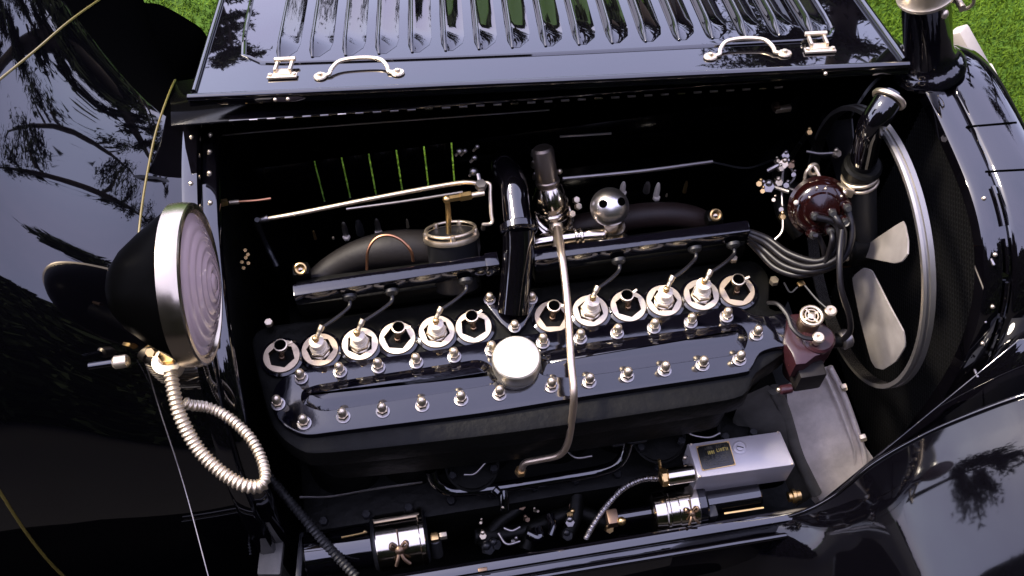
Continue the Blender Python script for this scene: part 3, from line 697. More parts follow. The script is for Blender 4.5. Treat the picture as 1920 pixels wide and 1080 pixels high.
# ---- distributor, wires
dc = at(1540, 392, .17)
dax = (CAM - dc).normalized() * .55 + Vector((-.05, -.55, .35)); dax.normalize()
dist = M(MAROON).lathe(dc - dax * .03, dax, [(.053, 0), (.056, .010), (.051, .015), (.050, .024), (.046, .032), (.037, .038), (.033, .0385), (.030, .043), (.018, .045), (0, .046)], 36).build('distributor', car, 'dark red distributor cap with thick wires')
M(CAST).lathe(dc - dax * .09, dax, [(.035, 0), (.04, .04), (.052, .055), (.050, .062)], 28).build('distributor_body', dist)
du, dv, _ = frame(dax)
towers = [(1527, 404), (1560, 398), (1588, 388), (1512, 428), (1524, 440), (1556, 432), (1586, 440)]
tw_ends = []
for (px, py) in towers[:3] + towers[4:6] + [(1583, 415)]:
    p = on(px, py, dc + dax * .012, dax); tw_ends.append(p + dax * .008)
    M(MAROON).cyl(p - dax * .015, p + dax * .006, (.011, .0085), 14, .001).mat(RUBBER).cyl(p + dax * .004, p + dax * .016, (.0075, .006), 12, .001).build('wire_tower', dist)
M(IVORY).ball(on(1493, 380, dc + dax * .01, dax), .005, 10, 6).build('cap_screw', dist)
for (px, py) in ((1518, 370), (1532, 352), (1548, 354), (1578, 368)):
    M(CREAM).ball(on(px, py, dc + dax * .02, dax), .0028, 8, 5).build('cap_screw', dist)
M(CREAM).ring(at(1525, 318, .19), (.2, -.8, .6), .009, .004, 20, 8).tube([at(1508, 345, .17), at(1512, 322, .19), at(1524, 312, .195), at(1534, 325, .19), at(1540, 345, .18)], .0032, 8).build('cap_clip', dist)
we = rd + Vector((-.005, 0, 0))
wires = [
    [(1404, 434, .082), (1440, 448, .08), (1480, 475, .09), (1530, 490, .11), (1560, 476, .13), (1572, 450, .15), (1565, 418, .17)],
    [(1404, 440, .078), (1436, 456, .075), (1475, 486, .08), (1520, 500, .10), (1570, 484, .13), (1582, 440, .16), (1572, 415, .18), (1562, 402, .18)],
    [(1404, 446, .072), (1430, 466, .06), (1470, 498, .07), (1520, 509, .09), (1575, 490, .12), (1596, 450, .15), (1596, 415, .17), (1590, 394, .18)],
    [(1404, 452, .066), (1425, 474, .05), (1455, 503, .055), (1500, 516, .07), (1560, 500, .10), (1590, 470, .13), (1592, 430, .15)],
    [(1404, 438, .07), (1445, 462, .065), (1490, 492, .075), (1540, 494, .10), (1545, 470, .13), (1536, 446, .15), (1528, 441, .16)],
]
ends = [tw_ends[0], tw_ends[1], tw_ends[2], tw_ends[5], tw_ends[3]]
for k, wv in enumerate(wires):
    M(WIRE).tube([at(*p) for p in wv] + [ends[k] + dax * .006], .0062 if k < 4 else .005, 10, 60).build('ignition_lead', dist)
M(WIRE).tube([tw_ends[4] + dax * .004, at(1560, 450, .16), at(1552, 480, .13), at(1545, 500, .11)], .005, 10, 20).build('ignition_lead', dist)
M(WIRE).tube([at(1580, 420, .17), at(1574, 480, .16), at(1577, 540, .13), at(1592, 590, .09), at(1594, 620, .05), at(1578, 640, 0)], .0055, 10, 40).build('magneto_lead', car, 'single dark cable hanging from the distributor')
# timer levers behind
for (px, py, r, mm) in ((1472, 290, 8, STEEL), (1470, 305, 10, CREAM), (1455, 300, 4, CREAM), (1485, 308, 7, BRONZE), (1462, 314, 6, CREAM), (1440, 348, 12, STEEL), (1425, 342, 6, BRASS), (1458, 340, 8, CREAM), (1476, 345, 6, STEEL), (1466, 404, 6, BRASS), (1452, 372, 4, CREAM), (1466, 390, 5, STEEL), (1516, 246, 6, BRASS), (1566, 286, 8, CREAM), (1489, 325, 5, STEEL), (1430, 356, 5, BRASS), (1584, 362, 4, CREAM)):
    p = at(px, py, .12)
    M(mm).hexa(p - UP * .005, (random.uniform(-.5, .5), -.6, 1), r * .001, .012).ball(p + UP * .008, r * .0006, 10, 6).build('timer_screw', dist)
for P, r in (([(1470, 300, .12), (1466, 350, .11), (1468, 410, .09), (1466, 435, .08), (1450, 452, .07)], .0026), ([(1476, 305, .12), (1490, 330, .12), (1478, 350, .12), (1500, 360, .13)], .0026), ([(1512, 284, .12), (1535, 288, .12), (1562, 287, .12)], .003), ([(1430, 340, .12), (1450, 350, .12), (1480, 360, .13)], .004), ([(1440, 320, .1), (1455, 312, .11), (1480, 300, .12)], .005)):
    M(STEEL).tube([at(*p) for p in P], r, 8).build('advance_lever', dist)
M(CREAM).box(at(1468, 204, .13), (.032, .012, .012), .003).mat(BRONZE).box(at(1455, 200, .135), (.014, .016, .014), .003).build('stay_clip', car, 'small nickel clip in the far corner of the bay')
M(CAST).tube([at(1468, 300, .08), at(1462, 350, .07), at(1470, 400, .06), at(1500, 440, .04)], .016, 12).tube([at(1430, 350, .08), at(1480, 350, .09), at(1530, 380, .1)], .013, 12).tube([at(1516, 250, .06), at(1540, 290, .07), at(1570, 290, .07)], .006, 8).tube([at(1480, 300, .09), at(1500, 270, .06), at(1516, 248, .11)], .005, 8).build('timer_bracket', dist)
# ---- radiator hose assembly
hsU = M(PAINT).tube([at(1668, 182, .36), at(1655, 205, .355), at(1636, 232, .33), at(1626, 265, .28), at(1618, 305, .22)], .0235, 24, 24).build('water_inlet_pipe', car, 'curved glossy black pipe from radiator to hose')
pE = at(1667, 186, .362)
M(CREAM).ring(pE, at(1668, 180, .36) - at(1645, 220, .345), .0255, .0045, 32, 8).build('pipe_ring', hsU)
M(CAST).lathe(at(1613, 322, .195), UP, [(.034, 0), (.034, .02), (.030, .024), (.026, .024)], 28).build('hose_mouth', hsU)
hA, hB = at(1612, 328, .195), at(1616, 468, .03)
M(RUBBER).tube([hB, hA.lerp(hB, .5), hA], .0285, 28, 14).build('rubber_hose', hsU, 'thick black rubber hose')
hx = (hA - hB).normalized()
for c, r in ((hA.lerp(hB, .06), .0305), (hA.lerp(hB, .93), .0305)):
    mb = M(CREAM)
    for s_ in (-.006, .006): mb.ring(c + hx * s_, hx, r, .0028, 36, 8, fl=1.1)
    lug = c + Vector((-.038, -.014, 0))
    mb.obox(lug + Vector((-.012, .006, .0)), lug + Vector((.018, -.012, .0)), hx, .012, .018, .003).ball(lug + Vector((0, -.010, .002)), .007, 12, 7)
    mb.build('hose_clamp', hsU, 'nickel hose clamp')
M(COPPER).tube([at(1600, 470, .0), at(1602, 490, .0), at(1590, 500, .0), at(1560, 498, .02)], .0018, 6).build('earth_wire', hsU)

# ---- water pump / starter switch housing, maroon
mz = .03
mg = [(1440, 572), (1452, 590), (1478, 588), (1500, 586), (1540, 600), (1562, 618), (1566, 640), (1556, 660), (1530, 668), (1512, 682), (1492, 684), (1484, 662), (1470, 640)]
pump = M(MAROOND).plate([at(a, b, mz - .005) for a, b in mg[2:]], UP, .05, .006).build('magneto', car, 'maroon painted magneto housing with knurled cap')
pc = at(1536, 632, mz + .002)
M(MAROOND).cyl(pc - UP * .05, pc, .030, 32, .004).build('magneto_drum', pump)
M(MAROOND).lathe(at(1510, 668, -.02) - UP * .06, UP, [(.030, 0), (.034, .04), (.032, .06)], 28).build('magneto_base', pump)
M(MATTE).box(at(1515, 705, -.03), (.05, .03, .06), .004).build('magneto_foot', pump)
wc = at(1522, 592, .06)
wl = M(BRONZE).cyl(wc - UP * .05, wc - UP * .006, .020, 24, .002).build('cap_stem', pump)
mb = M(CREAM).ring(wc, UP, .0185, .0035, 36, 8).lathe(wc - UP * .003, UP, [(.007, 0), (.007, .005), (.003, .007), (0, .007)], 16).mat(HOLE).lathe(wc - UP * .005, UP, [(.017, 0), (.017, .001)], 24).mat(CREAM)
for a in range(4):
    d = Vector((math.cos(a * PI / 2 + .4), math.sin(a * PI / 2 + .4), 0)); mb.obox(wc + d * .004, wc + d * .018, UP, .004, .004, .001)
mb.ring(wc + UP * .001, UP, .0115, .0016, 28, 6)
mb.build('knurled_cap', pump, 'slotted nickel cap', sharp=50)
for (px, py) in ((1558, 582), (1535, 632)):
    p = at(px, py, .055)
    M(CREAM).lathe(p - UP * .02, UP, [(.007, 0), (.008, .012), (.011, .014), (.011, .020), (.009, .022), (.004, .022), (.004, .017), (0, .017)], 20).build('terminal', pump)
M(BRASS).obox(at(1496, 534, .05), at(1508, 530, .05), UP, .010, .006, .001).mat(DARKST).tube([at(1508, 534, .05), at(1530, 560, .05), at(1550, 578, .055)], .0022, 8).mat(DARKST).tube([at(1470, 530, .04), at(1482, 548, .04), at(1496, 538, .05)], .0018, 6).build('link_strap', pump)
M(WIRE).tube([at(1440, 568, .03), at(1458, 570, .045), at(1476, 590, .05), at(1486, 615, .05), at(1505, 632, .05), at(1530, 636, .052)], .0042, 8, 30).build('low_tension_lead', pump)
M(STEEL).cyl(at(1575, 640, 0), at(1592, 632, 0), .018, 20, .003).mat(CAST).cyl(at(1552, 642, 0), at(1576, 638, 0), .012, 16).build('drive_coupling', pump)
M(MAROOND).cyl(at(1462, 732, -.05), at(1485, 728, -.05), .009, 14, .002).mat(CREAM).ball(at(1460, 731, -.05), .005, 10, 6).build('drain_tap', pump)
M(BRASS).ball(at(1483, 684, -.01), .005, 10, 6).build('oil_cup', pump)

# ---- aluminium arm and timing case
ar = [(1474, 722, -.13), (1500, 706, -.12), (1558, 684, -.12), (1572, 712, -.14), (1596, 770, -.19), (1618, 830, -.24), (1646, 872, -.28), (1604, 905, -.33), (1540, 942, -.36), (1522, 918, -.34), (1500, 872, -.30), (1488, 820, -.24), (1478, 770, -.18)]
arm = M(ALU).add([at(*p) for p in ar] + [at(*p) - UP * .03 for p in ar], [tuple(range(len(ar)))] + [(i, (i + 1) % len(ar), (i + 1) % len(ar) + len(ar), i + len(ar)) for i in range(len(ar))]).build('engine_arm', car, 'broad cast aluminium engine bearer arm')
M(ALU).tube([at(1556, 688, -.115), at(1582, 740, -.155), at(1604, 800, -.21), at(1620, 850, -.255), at(1622, 876, -.285)], .006, 10, 30).build('arm_rib', arm)
M(ALU).tube([at(1544, 695, -.116), at(1568, 748, -.16), at(1590, 806, -.213), at(1602, 850, -.26), at(1600, 890, -.31)], .0035, 8, 30).build('arm_rib', arm)
for (px, py, z) in ((1576, 728, -.14), (1612, 822, -.22)): M(CREAM).hexa(at(px, py, z), (1, 0, .3), .008, .012).build('arm_bolt', arm)
tm = [(1400, 740, -.10), (1440, 722, -.09), (1462, 735, -.11), (1480, 790, -.2), (1500, 870, -.30), (1524, 925, -.36), (1500, 938, -.37), (1480, 890, -.33), (1420, 820, -.26), (1385, 812, -.25), (1380, 770, -.17)]
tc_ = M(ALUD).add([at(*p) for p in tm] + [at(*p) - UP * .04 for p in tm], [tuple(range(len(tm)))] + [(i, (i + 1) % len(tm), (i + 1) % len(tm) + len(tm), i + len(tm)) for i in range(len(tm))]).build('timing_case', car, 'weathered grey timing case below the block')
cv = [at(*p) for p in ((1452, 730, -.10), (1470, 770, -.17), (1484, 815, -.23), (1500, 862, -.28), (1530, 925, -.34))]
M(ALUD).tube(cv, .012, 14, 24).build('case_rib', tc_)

# ---- grey coil box with label
bz = -.19
bt = [at(1290, 832, bz), at(1463, 808, bz), at(1491, 871, bz), at(1309, 896, bz)]
bx = M(BOXG).plate(bt, UP, .085, .003).build('coil_box', car, 'grey painted steel box with black instruction plate', sharp=25)
bu = (bt[1] - bt[0]).normalized(); bv = UP.cross(bu).normalized()
pl = [at(1305, 838, bz), at(1366, 828, bz), at(1379, 872, bz), at(1317, 883, bz)]
pl = [p + UP * .0012 for p in pl]
lab = M(PLATE).plate(pl, UP, .0012, .0003).build('instruction_plate', bx, 'black plate with yellow lettering')
def lp(u, v): return pl[0].lerp(pl[1], u).lerp(pl[3].lerp(pl[2], u), v)
mb = M(YEL)
def word(u0, u1, v, h, n, cols=None):
    for k in range(n):
        a = u0 + (u1 - u0) * k / n; b = a + (u1 - u0) / n * .62
        c = [lp(a, v), lp(b, v + h * random.uniform(-.1, .1)), lp(b, v + h), lp(a, v + h)]
        pick = random.choice([(0, 1), (1, 2), (2, 3), (0, 3)])
        for i, j in ((0, 3), pick): mb.obox(c[i] + UP * .0003, c[j] + UP * .0003, UP, .0011, .0004, 0)
word(.24, .50, .27, .13, 4); word(.58, .93, .22, .13, 5)
mb.build('plate_print', lab, kind=None)
mb = M(mat('dim_print', (.04, .035, .02), .5))
word(.12, .5, .08, .10, 6); word(.6, .9, .06, .1, 5)
for r_ in range(5): word(.12, .88, .46 + r_ * .09, .045, 14)
mb.build('plate_small_print', lab)
for k in range(4): M(BRASS).obox(pl[k] + UP * .0004, pl[(k + 1) % 4] + UP * .0004, UP, .0012, .0008, 0).build('plate_border', lab)
for p in pl: M(BRASS).ball(p + (sum(pl, Vector()) / 4 - p) * .07, .0018, 8, 5).build('plate_rivet', lab)
for p, q_ in zip(bt, (.06, .06, .05, .05)): M(CREAM).ball(p.lerp(sum(bt, Vector()) / 4, q_) , .0026, 8, 5).build('box_screw', bx)
sc_ = at(1387, 839, bz)
M(BOXG).lathe(sc_, UP, [(.0135, 0), (.0135, .002), (.011, .003), (.0105, .0018), (.008, .0018), (.0075, .004), (0, .0045)], 28).mat(DARKST).obox(sc_ + Vector((-.006, .002, .0045)), sc_ + Vector((.006, -.003, .0045)), UP, .002, .001, 0).build('inspection_screw', bx)
M(CREAM).ball(at(1284, 858, bz - .01), .004, 8, 5).build('box_screw', bx)
cA, cB = at(1301, 886, bz - .02), at(1250, 894, bz - .02)
M(CHROME).cyl(cB, cA, .0175, 28, .002).build('cable_socket', bx, 'bright cylindrical cable socket')
M(BRASS).box(cA + Vector((.004, 0, 0)), (.006, .030, .036), .002).build('socket_flange', bx)
M(BRASS).cyl(cB - XX * .012, cB, .019, 8, .002).tube([cB + Vector((-.008, .012, 0)), cB + Vector((-.010, .030, .018))], .003, 8).build('socket_nut', bx)
for nm, P, r in (('armoured_cable', [(1236, 897, -.21), (1205, 899, -.22), (1170, 915, -.24), (1140, 945, -.27), (1115, 980, -.31), (1098, 1010, -.34)], .0055),):
    M(STEEL).tube([at(*p) for p in P], r, 10, 170, fn=lambda L: 1 + .18 * math.sin(L * 2 * PI / .0045)).build(nm, car, 'thin armoured cable running to the grey box')
# ---- strapped drums in the lower bay
def wing(o, ax, m, par, s=1.0):
    ax = Vector(ax).normalized(); u = XX
    w_ = ax.cross(u)
    mb = M(m).lathe(o, ax, [(.006 * s, 0), (.007 * s, .004), (.004 * s, .008), (0, .009)], 12)
    for sg in (-1, 1):
        mb.tube([o + u * sg * .005 * s, o + u * sg * .012 * s + w_ * .006 * s + ax * .008, o + u * sg * .010 * s + w_ * .012 * s + ax * .006, o + u * sg * .004 * s + w_ * .006 * s + ax * .003], .0024 * s, 8)
        mb.tube([o, o - w_ * .012 * s + u * sg * .004 * s + ax * .004, o - w_ * .022 * s + u * sg * (.010 + .002 * sg) * s + ax * .002], .0026 * s, 8)
    mb.tube([o, o + w_ * .03 * s - ax * .002], .0015, 6)
    mb.build('wing_nut', par)
d0 = at(755, 1012, -.33)
dr = M(DARKST).cyl(d0 + XX * -.058, d0 + XX * .05, .052, 40, .004).build('starter_motor', car, 'black starter drum with a bright strap')
M(CHROME).lathe(d0 - XX * .050, XX, [(.0535, 0), (.055, .002), (.055, .084), (.0575, .086), (.0575, .094), (.053, .096)], 56).build('starter_band', dr, 'bright nickel strap round the starter', sharp=25)
tdir = Vector((0, -.60, .80))
wing(d0 + Vector((-.006, 0, 0)) + tdir * .0555, tdir, BRONZE, dr, 1.35)
M(CREAM).obox(d0 + Vector((-.05, .030, .047)), d0 + Vector((.04, .030, .047)), (0, .5, .8), .006, .006, .0015).build('band_bar', dr)
e0 = at(815, 1008, -.31)
M(BRASS).box(e0, (.016, .016, .02), .003).mat(CREAM).hexa(e0 + Vector((.010, 0, .004)), XX, .008, .014).mat(RUBBER).cyl(e0 - UP * .05 - YY * .02, e0 - UP * .008, .012, 18, .002).build('starter_terminal', dr)
M(PAINT).cyl(d0 - XX * .19, d0 - XX * .056, .044, 36, .004).build('starter_body', dr)
M(BRASS).tube([at(640, 1008, -.28), at(665, 1003, -.28), at(688, 998, -.28)], .0022, 6).ball(at(684, 997, -.28), .004, 8, 5).build('oil_pipe', dr)
g0 = at(1270, 952, -.29)
gen = M(ENAMEL).cyl(g0 + XX * .03, g0 + XX * .055, .040, 32, .004).build('generator', car, 'small generator with a nickel strap and blue black barrel')
M(CHROME).lathe(g0 - XX * .052, XX, [(.030, 0), (.036, .004), (.038, .024), (.0405, .026), (.0405, .031), (.0395, .033), (.0395, .048), (.041, .050), (.041, .088), (.038, .092)], 48).build('generator_band', gen, 'nickel strap with wing nut', sharp=25)
wing(g0 + Vector((.018, 0, 0)) + tdir * .0415, tdir, BRONZE, gen, 1.0)
M(PAINT).cyl(g0 + XX * .055, g0 + XX * .165, .024, 28, .003).build('generator_barrel', gen)
M(DARKST).box(g0 + Vector((.062, -.02, .0)), (.018, .03, .04), .004).build('brush_cover', gen)
M(BRASS).lathe(at(1478, 932, -.30), XX, [(.010, 0), (.010, .006), (.014, .008), (.014, .014), (.011, .016), (.011, .024)], 18).build('brass_bearing', gen)
M(BRASS).obox(at(1358, 963, -.28), at(1432, 952, -.28), UP, .004, .004, .001).build('maker_strip', gen)
M(PAINT).cyl(g0 - XX * .14, g0 - XX * .052, .014, 18, .002).mat(BRONZE).box(g0 - XX * .13, (.022, .03, .03), .004).mat(BRASS).ball(g0 - XX * .115 + Vector((0, -.012, .012)), .009, 12, 7).build('drive_shaft', gen)
# pipe along the block foot
fp = M(PAINT).tube([at(808, 882, -.20), at(815, 902, -.22), at(840, 919, -.24), at(880, 920, -.245), at(950, 912, -.245), at(1050, 896, -.245), at(1120, 884, -.24), at(1155, 872, -.225), at(1172, 850, -.21), at(1178, 828, -.19)], .0115, 14, 60).build('oil_gallery_pipe', car, 'black pipe running along the foot of the block')
M(PAINT).tube([at(944, 914, -.245), at(945, 935, -.255), at(945, 955, -.27)], .0095, 12).mat(CREAM).ball(at(944, 950, -.262), .006, 10, 6).build('pipe_tee', fp)
M(PAINT).cyl(at(925, 916, -.24), at(935, 925, -.245), .011, 12, .002).build('pipe_clip', fp)
for (px, py) in ((800, 868), (1178, 822)):
    p = at(px, py, -.19); M(DARKST).obox(p - XX * .035, p + XX * .035, UP, .026, .010, .004).hexa(p - XX * .022, UP, .007, .016).hexa(p + XX * .022, UP, .007, .016).build('pipe_flange', fp)
M(STEEL).tube([at(562, 932, -.24), at(620, 931, -.24), at(700, 917, -.24), at(792, 904, -.24)], .0022, 6).build('brake_rod', car, 'thin rod along the crankcase')
# linkage bits at the crankcase foot
for (px, py, r, mm) in ((1080, 945, 10, BRONZE), (1073, 960, 7, BRASS), (1068, 975, 9, STEEL), (980, 945, 7, BRONZE), (905, 1000, 7, CREAM), (925, 1018, 10, DARKST), (1062, 1000, 10, DARKST), (968, 1010, 5, STEEL), (1002, 955, 3, CREAM), (903, 975, 3, CREAM), (1140, 988, 8, BRASS), (912, 1025, 12, DARKST), (478, 975, 9, STEEL), (440, 986, 5, STEEL), (985, 970, 5, BRONZE), (1148, 975, 5, CREAM)):
    p = at(px, py, -.34)
    M(mm).hexa(p - UP * .008, (random.uniform(-.5, .5), -.4, .7), r * .0011, .014).ball(p + UP * .006, r * .0008, 10, 6).build('linkage_joint', cc)
for P, r, mm in (([(990, 1000, -.34), (1010, 1008, -.34), (1008, 990, -.34)], .012, PAINT), ([(1030, 965, -.34), (1036, 985, -.34), (1030, 1005, -.34)], .009, PAINT), ([(935, 1000, -.34), (950, 1020, -.34), (975, 1015, -.34)], .003, STEEL), ([(945, 990, -.33), (960, 995, -.33), (975, 988, -.33)], .003, STEEL), ([(870, 890, -.22), (890, 888, -.22), (910, 868, -.21)], .0025, STEEL), ([(1060, 842, -.2), (1080, 858, -.2), (1110, 855, -.2)], .0025, STEEL), ([(1282, 804, -.2), (1300, 816, -.2), (1330, 820, -.2), (1350, 812, -.2)], .0025, STEEL), ([(1160, 1010, -.36), (1200, 1004, -.36)], .008, PAINT)):
    M(mm).tube([at(*p) for p in P], r, 10).build('linkage_arm', cc)
for P, r in (([(890, 1005, -.36), (960, 1000, -.37), (1010, 985, -.37), (1080, 960, -.37), (1150, 985, -.37)], .016), ([(905, 1025, -.36), (930, 985, -.36), (980, 945, -.35), (1000, 900, -.33)], .012), ([(1060, 1010, -.36), (1078, 970, -.35), (1082, 925, -.33)], .014), ([(985, 1030, -.37), (1000, 990, -.36)], .014)):
    M(CAST).tube([at(*p) for p in P], r, 12).build('linkage_casting', cc)
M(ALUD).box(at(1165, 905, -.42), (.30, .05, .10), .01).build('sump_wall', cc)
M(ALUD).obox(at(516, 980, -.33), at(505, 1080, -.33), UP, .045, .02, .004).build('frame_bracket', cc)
M(DARKST).obox(at(568, 1000, -.33), at(560, 1090, -.33), UP, .012, .02, .004).build('frame_bracket', cc)

# ---- frame rail, apron, sill
def railpt(px, py, z): return at(px, py, z)
sill_y = at(1180, 1003, -.28).y
sill = M(PAINT).obox(Vector((-.56, sill_y - .012, H - .29)), Vector((.56, sill_y - .012, H - .29)), UP, .024, .02, .007).build('frame_sill', car, 'long black sill below the engine with a rolled edge')
M(PAINT).grid([[Vector((x, sill_y - .02, H - .295)), Vector((x, sill_y - .04, H - .31)), Vector((x, sill_y - .06, H - .36)), Vector((x, sill_y - .065, H - .9))] for x in (-.7, 0, .5)]).build('apron', sill, solid=.003)
M(PAINT).tube([Vector((-.7, sill_y - .045, H - .300)), Vector((.46, sill_y - .045, H - .300))], .006, 10).build('apron_bead', sill)
M(BRONZE).box(at(905, 1068, -.27), (.018, .008, .006), .002).build('sill_clip', sill)
M(CAST).add([(-2.2, -.95, H - .82), (1.6, -.95, H - .82), (1.6, .6, H - .82), (-2.2, .6, H - .82)], [(0, 1, 2, 3)]).build('bay_floor_shade', car, 'black sheet standing for the shaded ground below the engine bay', solid=.004)  # black sheet added below, its colour standing for ground in shade
# side skirt between the radiator and the wing
M(PAINT).add([(.80, -.33, H + .16), (1.25, -.33, H + .10), (1.25, -.42, H - .8), (.5, -.42, H - .8), (.56, -.40, H - .32)], [(0, 1, 2, 3, 4)]).build('wing_valance', car, 'black inner valance beside the radiator', solid=.004)

# ---- front wing, bottom right
edge = [(1100, 1092, -.41), (1180, 1066, -.39), (1300, 1020, -.355), (1420, 985, -.315), (1500, 962, -.27), (1560, 932, -.21), (1640, 868, -.11), (1740, 812, -.02), (1840, 770, .05), (1930, 738, .10), (2050, 700, .14)]
E3 = [at(a, b, z) for a, b, z in edge]
E3 = cr_spline(E3, 60)
G = []
for p in E3:
    row = []
    kf = max(0, min(1, (.62 - p.x) / .30)); kf = kf * kf * (3 - 2 * kf)
    for j in range(25):
        t = j / 24; row.append(Vector((p.x + .02 * t, p.y - (.46 - .22 * kf) * t, p.z + .012 * min(1, t * 7) + (.05 - .05 * kf) * t - (.16 + .55 * kf) * t ** (1.8 - .5 * kf))))
    G.append(row)
wing_o = M(mat('wing_lacquer', (.0012, .0011, .0018), .03, ior=1.52, wavy=.12, rvar=.04, vscale=3)).grid(G).build('wing', car, 'swept black front wing mirroring the sky', sharp=70)
M(PAINT).tube([p + Vector((0, 0, .002)) for p in E3[::3]], .0042, 10).build('rolled_edge', wing_o)
M(PAINT).grid([[p, p - UP * .06, p - UP * .6 + YY * .0] for p in E3]).build('wing_skirt', wing_o)

# ---- lamp on the scuttle
LO = at(360, 534, z=.37)
lc = LO.copy()
lx = Vector((1, -.09, .03)).normalized()
def lat(px, py): return on(px, py, Vector((lc.x, 0, 0)) + Vector((0, lc.y, lc.z)), lx)
lamp = M(mat('lamp_lacquer', (.0006, .0006, .0006), .3, ior=1.05)).lathe(lc - lx * .125, lx, [(0, 0), (.02, .002), (.04, .010), (.062, .028), (.084, .056), (.102, .082), (.114, .100), (.118, .108)], 40).build('scuttle_lamp', car, 'black side lamp with nickel rim and mauve ribbed lens', sharp=50)
M(mat('lamp_rim_nickel', (.50, .43, .33), .2, 1.0, rvar=.1, vscale=25)).lathe(lc - lx * .018, lx, [(.119, 0), (.1235, .001), (.124, .020), (.1225, .028), (.122, .031), (.119, .033), (.112, .0335), (.110, .028)], 12 if False else 60).build('lamp_bezel', lamp, 'wide nickel bezel', sharp=25)
lp_ = [(.112, .038)]
for k in range(7):
    r0 = .108 * (1 - k / 7); h0 = .040 + .024 * (1 - (r0 / .108) ** 2)
    lp_ += [(r0, h0 - .0), (r0 - .004, h0 + .0035), (r0 - .010, h0 + .0035)]
lp_ += [(0.002, .067)]
M(LENS).lathe(lc, lx, [(r, h - .031) for r, h in lp_], 56, c0=False).build('ribbed_lens', lamp, 'mauve lens with concentric ribs', sharp=60)
kn = at(316, 612, z=.30)
M(CREAM).cyl(kn + Vector((.0, .012, .012)), kn + Vector((0, -.012, -.006)), .014, 18, .004).build('lamp_knob', lamp)
M(BRASS).hexa(at(285, 661, .25), (0, -.4, .8), .008, .014).build('lamp_nut', lamp)
M(CAST).tube([lc - lx * .10 - UP * .04, lc + Vector((-.09, .01, -.12)), lc + Vector((-.08, .03, -.22))], .018, 16).build('lamp_bracket', lamp)
M(BRONZE).tube([at(233, 560, .3), at(262, 540, .36), at(285, 548, .40)], .004, 8).ball(at(266, 520, .42), .006, 8, 5).build('lamp_latch', lamp)
kb = at(228, 678, .25)
M(CREAM).cyl(kb - XX * .014, kb + XX * .012, .0105, 18, .004).mat(PAINT).cyl(kb - XX * .05, kb - XX * .012, .006, 10).build('lamp_adjuster', lamp)
fer = at(317, 684, .22)
M(BRASS).hexa(at(318, 672, .23), UP, .016, .014).build('hose_gland', lamp)
M(CREAM).lathe(fer - UP * .026, UP, [(.013, 0), (.015, .006), (.021, .012), (.022, .026), (.024, .028), (.024, .040), (.020, .042)], 24).build('hose_ferrule', lamp)
HP = [(320, 695, .24), (326, 735, .23), (340, 785, .21), (372, 842, .18), (415, 885, .16), (455, 909, .15), (485, 912, .14), (497, 895, .14), (490, 860, .14), (468, 820, .15), (430, 784, .16), (390, 764, .17), (360, 760, .19), (346, 754, .20)]
M(CREAM).tube([at(*p) for p in HP], lambda q: .0105 if q < .55 else .0085, 14, 520, fn=lambda L: 1 + .13 * math.sin(L * 2 * PI / .0072)).build('lamp_conduit', car, 'ribbed nickel conduit looping from the scuttle lamp', sharp=80)
M(RUBBER).tube([at(500, 888, -.2), at(560, 960, -.24), at(620, 1030, -.28), at(668, 1082, -.3)], .009, 12, 200, fn=lambda L: 1 + .12 * math.sin(L * 2 * PI / .008)).build('braided_hose', car, 'dark braided hose at the lower left of the bay')
M(DARKST).tube([at(462, 900, -.25), at(463, 980, -.25), at(470, 1040, -.26)], .0022, 6, 160, fn=lambda L: 1 + .5 * math.sin(L * 2 * PI / .006)).build('safety_chain', car, 'fine hanging chain beside the braided hose')
M(STEEL).tube([at(276, 690, .22), at(300, 770, .16), at(345, 910, .08), at(392, 1085, .02)], .0011, 6).build('bonnet_ledge_edge', cowl)
for (px, py) in ((462, 484), (455, 492), (467, 494), (458, 503), (466, 478), (461, 470)):
    M(BRASS).hexa(at(px, py, .0), (0, -.5, 1), .004, .008).build('fuse_terminal', car)

# ================================================================== THE PLACE
def gp(x, y): return Vector((x, y, 0))
me = bpy.data.meshes.new('ground'); S = 600
me.from_pydata([(-S, -S, 0), (S, -S, 0), (S, S, 0), (-S, S, 0)], [], [(0, 1, 2, 3)]); me.materials.append(GRASS)
gr = bpy.data.objects.new('ground', me); COL.objects.link(gr); gr['kind'] = 'structure'
DARK_GROUND = mat('dark_ground_colour', (.012, .011, .011), .85, bump=.6, bscale=120, spec=.2)  # unseen dark ground, added to blacken reflections in the paint
me = bpy.data.meshes.new('added_dark_ground')
me.from_pydata([(-60, -14, .004), (9, -14, .004), (9, -.3, .004), (-60, -.3, .004)], [], [(0, 1, 2, 3)]); me.materials.append(DARK_GROUND)
me.clear_geometry(); me.from_pydata([(-60, -14, .004), (9, -14, .004), (9, -.3, .004), (-60, -.3, .004), (3.7, -.3, .004), (9, 9, .004), (3.7, 9, .004), (-60, 3, .004), (-3.2, 3, .004), (-3.2, -.3, .004)], [], [(0, 1, 2, 4, 9, 3), (4, 2, 5, 6), (3, 9, 8, 7)])
dv_ = bpy.data.objects.new('added_dark_ground', me); COL.objects.link(dv_); dv_['kind'] = 'structure'
